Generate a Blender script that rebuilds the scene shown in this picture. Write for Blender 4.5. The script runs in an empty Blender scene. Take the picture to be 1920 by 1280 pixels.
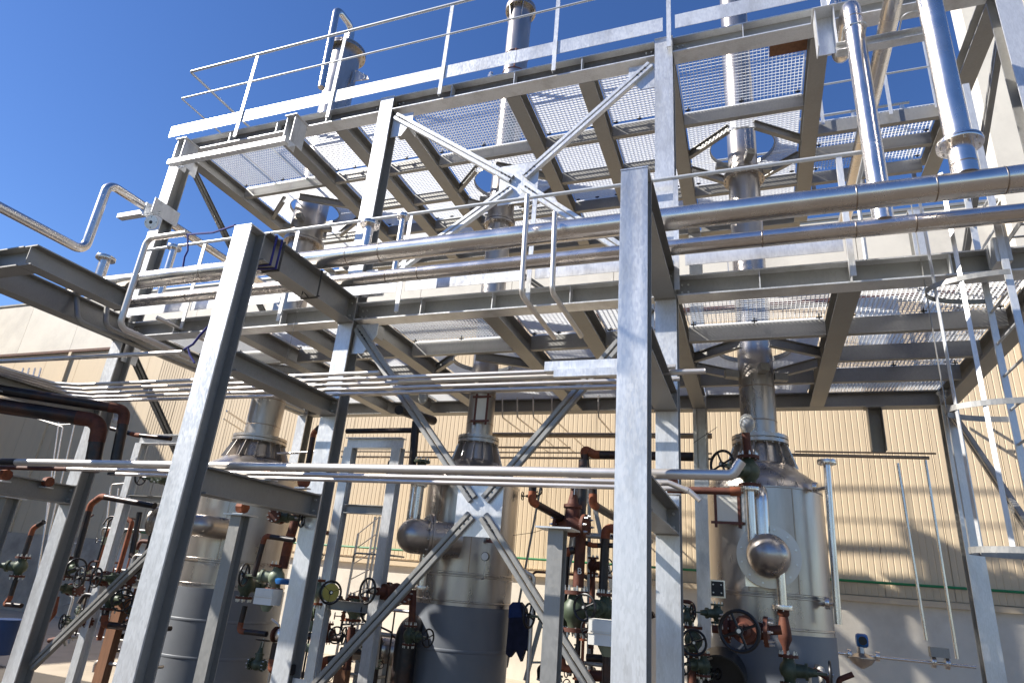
import bpy, bmesh, math, random
from mathutils import Vector, Matrix
random.seed(7)
S = bpy.context.scene
C = S.collection
R_ = math.radians

# ------------------------------------------------------------------ camera
cd = bpy.data.cameras.new('camera'); cam = bpy.data.objects.new('camera', cd); C.objects.link(cam); S.camera = cam
cd.sensor_width = 36.0; cd.lens = 36.0 * 1193.03 / 1920.0; cd.clip_start = 0.05; cd.clip_end = 2000
def _rz(a): return Matrix.Rotation(a, 3, 'Z')
def _rx(a): return Matrix.Rotation(a, 3, 'X')
cam.matrix_world = (_rz(0.375709) @ _rx(1.936500) @ _rz(0.084257)).to_4x4()
cam.location = (0, 0, 1.65)
# ------------------------------------------------------------------ world and sun
SUN = Vector((-2.15, -1.0, 1.85)).normalized()
SEL = math.asin(SUN.z); SAZ = math.atan2(SUN.x, SUN.y)
w = bpy.data.worlds.new('World'); S.world = w; w.use_nodes = True
nt = w.node_tree; bg = nt.nodes['Background']
sky = nt.nodes.new('ShaderNodeTexSky'); sky.sky_type = 'NISHITA'; sky.sun_disc = False
sky.sun_elevation = SEL; sky.sun_rotation = SAZ
sky.air_density = 1.0; sky.dust_density = 0.1; sky.ozone_density = 3.0; sky.altitude = 300
hs = nt.nodes.new('ShaderNodeHueSaturation'); hs.inputs['Saturation'].default_value = 1.20; hs.inputs['Hue'].default_value = 0.512; nt.links.new(sky.outputs[0], hs.inputs['Color']); nt.links.new(hs.outputs[0], bg.inputs[0]); bg.inputs[1].default_value = 0.086
sd = bpy.data.lights.new('sun', 'SUN'); sd.energy = 5.0; sd.angle = R_(0.5); sd.color = (1.0, 0.95, 0.87)
sun = bpy.data.objects.new('sun', sd); C.objects.link(sun)
sun.rotation_euler = SUN.to_track_quat('Z', 'Y').to_euler(); sun.location = (-8, -8, 14)
S.view_settings.view_transform = 'Standard'; S.view_settings.look = 'None'
S.view_settings.exposure = 0.97; S.view_settings.gamma = 1.0; S.view_settings.use_curve_mapping = False
S.render.engine = 'CYCLES'
S.cycles.max_bounces = 8; S.cycles.glossy_bounces = 5; S.cycles.diffuse_bounces = 4

# ------------------------------------------------------------------ materials
def mat(name, col, rough=0.5, metal=0.0, var=0.0, scale=4.0, stretch=(1, 1, 1), col2=None, thr=None, rvar=0.0, bump=0.0, bscale=30, dirt=None, dscale=1.2, damt=0.3, trans=0.0, cells=False, spec=0.5):
    m = bpy.data.materials.new(name); m.use_nodes = True; t = m.node_tree; n = t.nodes; l = t.links
    b = n['Principled BSDF']
    b.inputs['Metallic'].default_value = metal; b.inputs['Roughness'].default_value = rough
    b.inputs['Specular IOR Level'].default_value = spec
    b.inputs['Base Color'].default_value = (*col, 1)
    tc = n.new('ShaderNodeTexCoord'); mp = n.new('ShaderNodeMapping'); mp.inputs['Scale'].default_value = stretch
    oi = n.new('ShaderNodeObjectInfo'); va = n.new('ShaderNodeVectorMath'); va.operation = 'ADD'
    cx = n.new('ShaderNodeCombineXYZ'); mu = n.new('ShaderNodeMath'); mu.operation = 'MULTIPLY'; mu.inputs[1].default_value = 37.0
    l.new(oi.outputs['Random'], mu.inputs[0])
    for i in range(3): l.new(mu.outputs[0], cx.inputs[i])
    l.new(tc.outputs['Object'], va.inputs[0]); l.new(cx.outputs[0], va.inputs[1]); l.new(va.outputs[0], mp.inputs[0])
    cur = None
    if var or col2:
        if cells:
            tx = n.new('ShaderNodeTexVoronoi'); tx.inputs['Scale'].default_value = scale; out = tx.outputs['Color']
            sp = n.new('ShaderNodeSeparateColor'); l.new(out, sp.inputs[0])
            nx = n.new('ShaderNodeTexNoise'); nx.inputs['Scale'].default_value = 2.2; nx.inputs['Detail'].default_value = 6; l.new(mp.outputs[0], nx.inputs['Vector'])
            mixv = n.new('ShaderNodeMath'); mixv.operation = 'MULTIPLY_ADD'; mixv.inputs[1].default_value = 0.35
            m2 = n.new('ShaderNodeMath'); m2.operation = 'MULTIPLY'; m2.inputs[1].default_value = 0.75
            l.new(nx.outputs[0], m2.inputs[0]); l.new(sp.outputs[0], mixv.inputs[0]); l.new(m2.outputs[0], mixv.inputs[2]); out = mixv.outputs[0]
        else:
            tx = n.new('ShaderNodeTexNoise'); tx.inputs['Scale'].default_value = scale; tx.inputs['Detail'].default_value = 7; tx.inputs['Roughness'].default_value = 0.62
            out = tx.outputs[0]
        l.new(mp.outputs[0], tx.inputs['Vector'])
        rp = n.new('ShaderNodeValToRGB'); l.new(out, rp.inputs[0])
        a = thr or (0.3, 0.7)
        rp.color_ramp.elements[0].position = a[0]; rp.color_ramp.elements[1].position = a[1]
        c2 = col2 or tuple(min(1, c * (1 + var)) for c in col); c1 = col if col2 else tuple(c * (1 - var) for c in col)
        rp.color_ramp.elements[0].color = (*c1, 1); rp.color_ramp.elements[1].color = (*c2, 1)
        cur = rp.outputs[0]
        if rvar:
            mr = n.new('ShaderNodeMapRange'); mr.inputs['To Min'].default_value = rough - rvar; mr.inputs['To Max'].default_value = rough + rvar
            mr.inputs['From Min'].default_value = 0.25; mr.inputs['From Max'].default_value = 0.75
            l.new(out, mr.inputs[0]); l.new(mr.outputs[0], b.inputs['Roughness'])
    if dirt:
        nx = n.new('ShaderNodeTexNoise'); nx.inputs['Scale'].default_value = dscale; nx.inputs['Detail'].default_value = 9; nx.inputs['Roughness'].default_value = 0.7
        l.new(mp.outputs[0], nx.inputs['Vector'])
        r2 = n.new('ShaderNodeValToRGB'); r2.color_ramp.elements[0].position = 0.48; r2.color_ramp.elements[1].position = 0.72
        r2.color_ramp.elements[1].color = (damt, damt, damt, 1); r2.color_ramp.elements[0].color = (0, 0, 0, 1)
        l.new(nx.outputs[0], r2.inputs[0])
        mx = n.new('ShaderNodeMix'); mx.data_type = 'RGBA'; l.new(r2.outputs[0], mx.inputs[0])
        if cur: l.new(cur, mx.inputs[6])
        else: mx.inputs[6].default_value = (*col, 1)
        mx.inputs[7].default_value = (*dirt, 1); cur = mx.outputs[2]
    if cur: l.new(cur, b.inputs['Base Color'])
    if bump:
        nb = n.new('ShaderNodeTexNoise'); nb.inputs['Scale'].default_value = bscale; nb.inputs['Detail'].default_value = 4
        l.new(mp.outputs[0], nb.inputs['Vector']); bp = n.new('ShaderNodeBump'); bp.inputs['Strength'].default_value = bump; bp.inputs['Distance'].default_value = 0.01
        l.new(nb.outputs[0], bp.inputs['Height']); l.new(bp.outputs[0], b.inputs['Normal'])
    if trans: b.inputs['Transmission Weight'].default_value = trans
    return m
M = {}
M['galv'] = mat('galvanised_steel', (0.68, 0.69, 0.70), 0.37, 0.52, 0.075, 110, (1, 1, 0.26), rvar=0.09, cells=True, dirt=(0.36, 0.345, 0.32), dscale=3.2, damt=0.62, bump=0.05, bscale=14)
M['galv_dark_shaded'] = mat('dark_shaded_galvanised', (0.13, 0.122, 0.115), 0.5, 0.5, 0.15, 30, (1, 1, 0.5), cells=True, dirt=(0.08, 0.07, 0.065), damt=0.5)  # darkened steel copy; shade of the upper beam recess is put into its colour
M['galv_dull_shaded'] = mat('dull_shaded_galvanised', (0.31, 0.305, 0.29), 0.48, 0.5, 0.07, 60, (1, 1, 0.5), rvar=0.08, cells=True, dirt=(0.28, 0.26, 0.23), dscale=1.9, damt=0.5)  # darker copy of galv: shade put into the colour, also serves duller steel
M['grate'] = mat('galvanised_grating', (0.76, 0.77, 0.78), 0.5, 0.1, 0.06, 20)
M['inox'] = mat('brushed_stainless', (0.73, 0.69, 0.65), 0.26, 1.0, 0.07, 5, (0.6, 1.2, 0.6), rvar=0.07, dirt=(0.52, 0.46, 0.41), dscale=2.2, damt=0.55)
M['inox_v'] = mat('vessel_stainless', (0.46, 0.425, 0.395), 0.31, 0.85, 0.17, 3, (1.6, 1.6, 0.4), rvar=0.09, dirt=(0.36, 0.30, 0.25), dscale=1.7, damt=0.65, bump=0.05, bscale=5)
M['seam'] = mat('weld_seam', (0.42, 0.34, 0.28), 0.4, 0.9, 0.2, 20)
M['bracket'] = mat('pipe_weld_band', (0.35, 0.29, 0.24), 0.35, 1.0, 0.15, 14)
M['insul'] = mat('grey_cladding_paint', (0.17, 0.185, 0.21), 0.45, 0.1, 0.06, 2.5, dirt=(0.22, 0.22, 0.22), damt=0.4)
M['pipe_dark'] = mat('black_pipe_lacquer', (0.022, 0.020, 0.022), 0.38, 0.35, 0.4, 10, dirt=(0.10, 0.035, 0.015), dscale=3.5, damt=0.7)
M['rust'] = mat('rusty_primer', (0.22, 0.062, 0.024), 0.75, 0.0, 0.35, 16, dirt=(0.09, 0.03, 0.018), dscale=5, damt=0.8, bump=0.15, bscale=60)
M['rustdark'] = mat('dark_rust_primer', (0.085, 0.024, 0.013), 0.7, 0.0, 0.4, 14, dirt=(0.20, 0.06, 0.02), dscale=6, damt=0.6, bump=0.12, bscale=60)
M['green'] = mat('olive_valve_paint', (0.055, 0.075, 0.045), 0.5, 0.1, 0.3, 12, dirt=(0.10, 0.09, 0.06), dscale=6, damt=0.5)
M['greenlt'] = mat('grey_green_valve_paint', (0.20, 0.24, 0.17), 0.5, 0.05, 0.25, 12, dirt=(0.12, 0.10, 0.07), dscale=6, damt=0.5)
M['black'] = mat('black_handwheel', (0.016, 0.016, 0.018), 0.4, 0.2, 0.3, 14)
M['yellow'] = mat('yellow_paint', (0.42, 0.36, 0.07), 0.5, 0, 0.2, 9)
M['bluep'] = mat('blue_paint', (0.02, 0.13, 0.38), 0.4, 0, 0.15, 9)
M['whitep'] = mat('white_enclosure', (0.80, 0.79, 0.74), 0.45, 0, 0.05, 5, dirt=(0.5, 0.47, 0.40), damt=0.35)
M['bolt'] = mat('zinc_bolt', (0.62, 0.62, 0.60), 0.35, 0.8, 0.15, 30)
M['boltd'] = mat('dark_bolt', (0.05, 0.05, 0.05), 0.5, 0.6, 0.2, 30)
M['strap'] = mat('blue_strap_webbing', (0.012, 0.014, 0.16), 0.75, 0, 0.3, 40)
M['cladd'] = mat('beige_cladding', (0.67, 0.53, 0.355), 0.6, 0.0, 0.05, 1.6, (1.5, 1.5, 0.22), dirt=(0.46, 0.36, 0.24), dscale=1.6, damt=0.5)
M['parap'] = mat('cream_parapet', (0.68, 0.63, 0.54), 0.65, 0.0, 0.07, 1.5, dirt=(0.42, 0.38, 0.33), dscale=0.9, damt=0.5)
M['plinth'] = mat('white_render', (0.72, 0.66, 0.56), 0.8, 0.0, 0.08, 1.0, dirt=(0.45, 0.38, 0.30), dscale=0.8, damt=0.5, bump=0.1, bscale=30)
M['plinthg'] = mat('grey_concrete_plinth', (0.48, 0.41, 0.33), 0.85, 0.0, 0.15, 1.4, dirt=(0.18, 0.15, 0.12), dscale=1.1, damt=0.6, bump=0.15, bscale=30)
M['asph'] = mat('asphalt_yard', (0.085, 0.07, 0.055), 0.9, 0.0, 0.2, 1.5, dirt=(0.05, 0.045, 0.04), dscale=0.8, damt=0.6)
M['conc'] = mat('concrete_ground', (0.44, 0.37, 0.28), 0.85, 0.0, 0.14, 0.8, dirt=(0.26, 0.21, 0.16), dscale=0.9, damt=0.6, bump=0.12, bscale=40)
M['greenpipe'] = mat('green_pipe_paint', (0.02, 0.20, 0.07), 0.45, 0, 0.15, 5)
M['navy'] = mat('navy_cloth', (0.012, 0.014, 0.035), 0.9, 0, 0.4, 14)
M['denim'] = mat('blue_cloth', (0.015, 0.035, 0.12), 0.9, 0, 0.3, 14)
M['plastic'] = mat('clear_plastic_wrap', (0.62, 0.62, 0.60), 0.25, 0, 0.1, 8, trans=0.55)
M['wood'] = mat('timber', (0.19, 0.085, 0.04), 0.75, 0, 0.25, 6, (4, 4, 0.5))
M['frame_red'] = mat('red_brown_tag_frame', (0.13, 0.045, 0.035), 0.6, 0, 0.2, 9)
M['rail'] = mat('galvanised_tube', (0.50, 0.515, 0.53), 0.45, 0.45, 0.08, 25)
M['tubew'] = mat('pickled_stainless_tube', (0.66, 0.62, 0.58), 0.38, 0.7, 0.08, 8)

# ------------------------------------------------------------------ mesh builder
OFF = {}
class MB:
    def __init__(s): s.v = []; s.f = []; s.sm = False
    def add(s, vs, fs):
        o = len(s.v); s.v += [tuple(v) for v in vs]; s.f += [tuple(i + o for i in f) for f in fs]; return s
    def box(s, x0, x1, y0, y1, z0, z1):
        return s.add([(x0,y0,z0),(x1,y0,z0),(x1,y1,z0),(x0,y1,z0),(x0,y0,z1),(x1,y0,z1),(x1,y1,z1),(x0,y1,z1)],
                     [(0,3,2,1),(4,5,6,7),(0,1,5,4),(1,2,6,5),(2,3,7,6),(3,0,4,7)])
    def obox(s, a, b, w, h, up=(0,0,1), shift=(0,0)):
        a = Vector(a); b = Vector(b); d = (b - a).normalized(); u = Vector(up); side = d.cross(u)
        if side.length < 1e-4: side = d.cross(Vector((0,1,0)))
        side.normalize(); u = side.cross(d).normalized()
        a = a + side * shift[0] + u * shift[1]; b = b + side * shift[0] + u * shift[1]
        vs = []
        for p in (a, b):
            for i, j in ((-1,-1),(1,-1),(1,1),(-1,1)): vs.append(p + side * (i * w / 2) + u * (j * h / 2))
        return s.add(vs, [(3,2,1,0),(4,5,6,7),(0,1,5,4),(1,2,6,5),(2,3,7,6),(3,0,4,7)])
    def tube(s, pts, r, seg=14, bend=None, cap=True, close=False):
        P = fillet([Vector(p) for p in pts], bend if bend is not None else 0) if bend else [Vector(p) for p in pts]
        s.sm = True; n = len(P); rings = []; u = None
        for i, p in enumerate(P):
            if i == 0: d = P[1] - P[0]
            elif i == n - 1: d = P[-1] - P[-2]
            else: d = (P[i] - P[i-1]).normalized() + (P[i+1] - P[i]).normalized()
            d.normalize()
            if u is None:
                u = d.orthogonal().normalized()
            else:
                u = (u - d * u.dot(d)); u.normalize()
            vv = d.cross(u); k = r
            if 0 < i < n - 1:
                ca = (P[i] - P[i-1]).normalized().dot(d); k = r
            rings.append([p + (u * math.cos(2*math.pi*j/seg) + vv * math.sin(2*math.pi*j/seg)) * k for j in range(seg)])
        vs = [q for rg in rings for q in rg]; fs = []
        for i in range(n - 1):
            for j in range(seg):
                fs.append((i*seg+j, i*seg+(j+1)%seg, (i+1)*seg+(j+1)%seg, (i+1)*seg+j))
        if cap: fs += [tuple(range(seg-1,-1,-1)), tuple((n-1)*seg+j for j in range(seg))]
        return s.add(vs, fs)
    def lathe(s, o, ax, prof, seg=32, ref=None):
        s.sm = True; o = Vector(o); ax = Vector(ax).normalized(); u = ax.orthogonal().normalized() if ref is None else Vector(ref)
        v = ax.cross(u); vs = []; fs = []; n = len(prof)
        for (t, r) in prof:
            for j in range(seg):
                a = 2*math.pi*j/seg; vs.append(o + ax*t + (u*math.cos(a) + v*math.sin(a)) * max(r, 1e-4))
        for i in range(n-1):
            for j in range(seg): fs.append((i*seg+j, i*seg+(j+1)%seg, (i+1)*seg+(j+1)%seg, (i+1)*seg+j))
        fs += [tuple(range(seg-1,-1,-1)), tuple((n-1)*seg+j for j in range(seg))]
        return s.add(vs, fs)
    def ring(s, o, ax, R, r, seg=28, sub=8):
        s.sm = True; o = Vector(o); ax = Vector(ax).normalized(); u = ax.orthogonal().normalized(); v = ax.cross(u); vs = []; fs = []
        for i in range(seg):
            a = 2*math.pi*i/seg; d = u*math.cos(a) + v*math.sin(a)
            for j in range(sub):
                b = 2*math.pi*j/sub; vs.append(o + d*(R + r*math.cos(b)) + ax*(r*math.sin(b)))
        for i in range(seg):
            for j in range(sub):
                fs.append((i*sub+j, i*sub+(j+1)%sub, ((i+1)%seg)*sub+(j+1)%sub, ((i+1)%seg)*sub+j))
        return s.add(vs, fs)
    def ibeam(s, a, b, h, w, tf=0.015, tw=0.01, up=(0,0,1)):
        s.obox(a, b, w, tf, up, (0, h/2 - tf/2)); s.obox(a, b, w, tf, up, (0, -h/2 + tf/2)); s.obox(a, b, tw, h - 2*tf, up); return s
    def prism(s, pts, d):
        pts = [Vector(p) for p in pts]; d = Vector(d); n = len(pts)
        return s.add(pts + [p + d for p in pts], [tuple(range(n-1,-1,-1)), tuple(range(n, 2*n))] + [(i, (i+1)%n, n+(i+1)%n, n+i) for i in range(n)])
    def build(s, name, m, parent=None, **kw):
        off = OFF.get(parent.name, Vector((0,0,0))) if parent else Vector((0,0,0))
        me = bpy.data.meshes.new(name); me.from_pydata([tuple(Vector(v) - off) for v in s.v], [], s.f); me.validate()
        bm = bmesh.new(); bm.from_mesh(me); bmesh.ops.recalc_face_normals(bm, faces=bm.faces); bm.to_mesh(me); bm.free()
        me.materials.append(M[m] if isinstance(m, str) else m)
        if s.sm:
            me.shade_smooth(); me.set_sharp_from_angle(angle=R_(38))
        o = bpy.data.objects.new(name, me); C.objects.link(o)
        if parent: o.parent = parent; OFF[o.name] = off
        else: OFF[o.name] = Vector((0,0,0))
        for k, v in kw.items(): o[k] = v
        return o
def fillet(P, R):
    out = [P[0]]
    for i in range(1, len(P)-1):
        a = (P[i-1] - P[i]); b = (P[i+1] - P[i]); la = a.length; lb = b.length; a.normalize(); b.normalize()
        ang = a.angle(b)
        if ang > 3.1: out.append(P[i]); continue
        t = min(R / math.tan(ang/2), la*0.49, lb*0.49); r = t * math.tan(ang/2)
        c = P[i] + (a+b).normalized() * (r / math.sin(ang/2)); p0 = P[i] + a*t; p1 = P[i] + b*t
        v0 = p0 - c; v1 = p1 - c; th = v0.angle(v1); k = 7
        for j in range(k+1):
            f = j/k; out.append(c + (v0 * math.sin((1-f)*th) + v1 * math.sin(f*th)) / math.sin(th))
    out.append(P[-1]); return out
def thing(name, label, cat, loc=(0,0,0), group=None):
    o = bpy.data.objects.new(name, None); C.objects.link(o); o.location = loc; o.empty_display_size = 0.1
    OFF[o.name] = Vector(loc); tag(o, label, cat, group); return o
def tag(o, label, cat, group=None):
    o['label'] = label; o['category'] = cat
    if group: o['group'] = group
    return o
def struct(o): o['kind'] = 'structure'; return o
def kids(o): return [c for c in bpy.data.objects if c.parent == o]
def dup(root, mw, label, group=None, km=None):
    r = root.copy(); C.objects.link(r); r.matrix_world = mw; r['label'] = label
    if group: r['group'] = group
    for ch in (km if km is not None else kids(root)):
        if isinstance(ch, tuple): ch, subs = ch
        else: subs = []
        c = ch.copy(); C.objects.link(c); c.parent = r
        for g in subs:
            d = g.copy(); C.objects.link(d); d.parent = c
    return r
def bolts(mb, o, ax, R, n, r=0.011, h=0.03, a0=0.0):
    ax = Vector(ax).normalized(); u = ax.orthogonal().normalized(); v = ax.cross(u)
    for i in range(n):
        a = 2*math.pi*i/n + a0; p = Vector(o) + (u*math.cos(a) + v*math.sin(a)) * R
        mb.lathe(p - ax*h, ax, [(0, r*.6), (h*.45, r*.6), (h*.46, r), (h*1.54, r), (h*1.55, r*.6), (2*h, r*.6)], 6)
    mb.sm = False
    return mb

def boltset(par, o, ax, R, n, r=0.011, h=0.03, m='bolt', name='bolt'):
    ax = Vector(ax).normalized(); u = ax.orthogonal().normalized(); v = ax.cross(u); o = Vector(o)
    mb = MB().lathe(o + u*R - ax*h, ax, [(0, r*.6), (h*.45, r*.6), (h*.46, r), (h*1.54, r), (h*1.55, r*.6), (2*h, r*.6)], 6); mb.sm = False
    b = mb.build(name, m, par); off = OFF.get(par.name, Vector((0,0,0)))
    for i in range(1, n):
        a = 2*math.pi*i/n; c = b.copy(); C.objects.link(c); c.location = (u*math.cos(a) + v*math.sin(a))*R - u*R

# ------------------------------------------------------------------ the setting
g = MB().add([(-300,-300,0),(300,-300,0),(300,300,0),(-300,300,0)], [(0,1,2,3)]).build('ground', 'asph'); struct(g)
pad = MB().box(-26, 14, 7.2, 12.88, 0.0, 0.006).build('concrete_pad', 'conc'); struct(pad)

WY = 12.9
hall = thing('industrial_hall', 'long industrial hall behind the plant, beige ribbed cladding over a pale rendered base', 'building', (0, WY, 0))
pan = MB(); pw = 1.0; k = 10
vs = []
for i in range(k):
    x = i*pw/k
    for dx, dy in ((0.003, 0), (0.07, 0), (0.077, 0.005), (0.088, 0.005), (0.095, 0)): vs.append((x+dx, dy))
n = len(vs)
pan.add([(x-16.0, WY + y, 1.98) for x, y in vs] + [(x-16.0, WY + y, 7.42) for x, y in vs], [(i, i+1, n+i+1, n+i) for i in range(n-1)])
first = pan.build('cladding_panel', 'cladd', hall)
for i in range(1, 28):
    c = first.copy(); C.objects.link(c); c.location = (i*pw, 0, 0)
MB().box(-16, 12.0, WY+0.03, WY+0.2, 0, 7.42).build('wall_core', 'plinthg', hall)
pl = MB().box(-16, 12.0, WY-0.05, WY+0.025, 0, 1.87).build('rendered_base', 'plinth', hall)
MB().box(-16, 12.0, WY-0.13, WY+0.02, 1.87, 1.96).build('drip_ledge', 'cladd', hall)
MB().box(-30, 4.74, WY-0.05, WY+0.02, 7.42, 7.5).build('parapet_flashing', 'rustdark', hall)
pp = MB().box(-30, -27.532, WY-0.02, WY+0.2, 7.505, 9.3).build('parapet_panel', 'parap', hall)
for i in range(1, 14):
    c = pp.copy(); C.objects.link(c); c.location = (i*2.48, 0, 0)
MB().box(-30, 4.74, WY-0.05, WY+0.25, 9.3, 9.36).build('coping', 'galv_dull_shaded', hall)
fp = MB().box(-30, -28.512, WY+0.005, WY+0.1, 1.96, 7.42).build('flat_cladding_panel', 'cladd', hall)
for i in range(1, 10):
    c = fp.copy(); C.objects.link(c); c.location = (i*1.5, 0, 0)
MB().box(-30, -16.005, WY-0.06, WY+0.1, 0, 1.955).build('concrete_base', 'plinthg', hall)
MB().box(-30, -16.005, WY+0.11, WY+0.25, 0, 7.42).build('wall_core', 'plinthg', hall)
for x in (-20.0, -17.5):
    MB().box(x, x+0.12, WY-0.06, WY, 1.96, 7.42).build('corner_trim', 'cladd', hall)
tw = thing('stair_tower', 'tall cream wall block rising above the hall roof at the far right edge', 'tower', (8, WY+3, 0))
for i in range(4): MB().box(4.78+i*1.9, 6.67+i*1.9, WY-0.25, WY+0.3, 0, 17.0).build('wall_panel', 'parap', tw)
nb = thing('warehouse', 'beige warehouse beyond the left edge of the view whose shadow falls on the hall wall', 'building', (-30, 2, 0))
MB().box(-46, -23.5, -14, 9.9, 0, 11.35).build('wall', 'cladd', nb)
MB().box(-46.1, -23.45, -14.1, 9.95, 11.35, 11.5).build('roof_edge', 'galv_dull_shaded', nb)
gp = MB().tube([(-15.8, WY-0.12, 2.19), (12, WY-0.12, 2.19)], 0.022, 8).build('conduit', 'greenpipe')
tag(gp, 'thin green pipe running along the foot of the beige cladding', 'pipe')

# ------------------------------------------------------------------ columns
def icol(x, y, z0, z1, label, w=0.2, h=0.2, m='galv', endplate=True, group='steel columns of the plant frame'):
    t = thing('steel_column', label, 'column', (x, y, 0), group)
    tf = 0.015
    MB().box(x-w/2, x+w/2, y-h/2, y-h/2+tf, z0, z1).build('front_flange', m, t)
    MB().box(x-w/2, x+w/2, y+h/2-tf, y+h/2, z0, z1).build('rear_flange', 'galv_dull_shaded' if m == 'galv' else m, t)  # darker copy than the front flange, shade painted into its colour
    MB().box(x-0.005, x+0.005, y-h/2+tf+.001, y+h/2-tf-.001, z0, z1).build('web', 'galv_dull_shaded' if m == 'galv' else m, t)  # web recess shade comes from the darker steel copy
    if endplate: MB().box(x-w/2-.004, x+w/2+.004, y-h/2-.004, y+h/2+.004, z1+.0005, z1+0.012).build('cap_plate', m, t)
    if z0 < 0.3:
        MB().box(x-w/2-.08, x+w/2+.08, y-h/2-.08, y+h/2+.08, 0.005, z0).build('base_plate', m, t)
    return t
XA, XB, XC, XD = -8.06, -4.38, -0.70, 2.56
icol(-4.42, 4.1, 0.03, 4.64, 'broad galvanised column left of centre with a strap tied round its top, near row')
icol(-0.71, 4.1, 0.03, 4.64, 'broad bright galvanised column right of centre standing nearest the viewer')
icol(XA, 5.85, 0.03, 7.70, 'leftmost tall column under the corner of the upper railing, flanged disc clamped on it')
icol(XB, 5.85, 0.03, 7.70, 'tall column behind the strapped column, holding the left ends of both cross braces')
icol(XC, 5.85, 0.03, 7.72, 'tall column behind the broad right column, joining both platforms')
icol(XD, 5.85, 0.03, 9.5, 'column face cutting the upper right corner of the view')
icol(XA, 9.9, 0.03, 7.48, 'rear column in the shade behind the leftmost tall column')
icol(XB, 9.9, 0.03, 7.48, 'rear column in shade seen between the left and middle vessels')
icol(XC, 9.9, 0.03, 7.48, 'rear column in the shade just left of the right vessel')
icol(XD, 9.9, 0.03, 7.48, 'rear column in shade rising behind the ladder cage at right')

# ------------------------------------------------------------------ platforms
GX = MB()
def grating(name, x0, x1, y0, y1, z, t, along='X', pitch=0.043, cross=0.052):
    mb = MB(); h = 0.026; b = 0.0034
    if along == 'X':
        y = y0
        while y < y1: mb.box(x0, x1, y, y+b, z, z+h); y += pitch
        x = x0
        while x < x1: mb.box(x, x+0.005, y0, y1, z+h-0.006, z+h+0.0005); x += cross
    else:
        x = x0
        while x < x1: mb.box(x, x+b, y0, y1, z, z+h); x += pitch
        y = y0
        while y < y1: mb.box(x0, x1, y, y+0.005, z+h-0.006, z+h+0.0005); y += cross
    mb.box(x0-0.004, x0-0.0005, y0, y1, z, z+h); mb.box(x1+.0005, x1+0.004, y0, y1, z, z+h)
    o = mb.build('grating_panel', 'grate', t)
    return o
def clip(mb, x, y, z):
    mb.tube([(x, y, z-0.03), (x, y, z+0.05)], 0.007, 6); mb.box(x-0.03, x+0.03, y-0.012, y+0.012, z-0.012, z-0.004)
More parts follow.
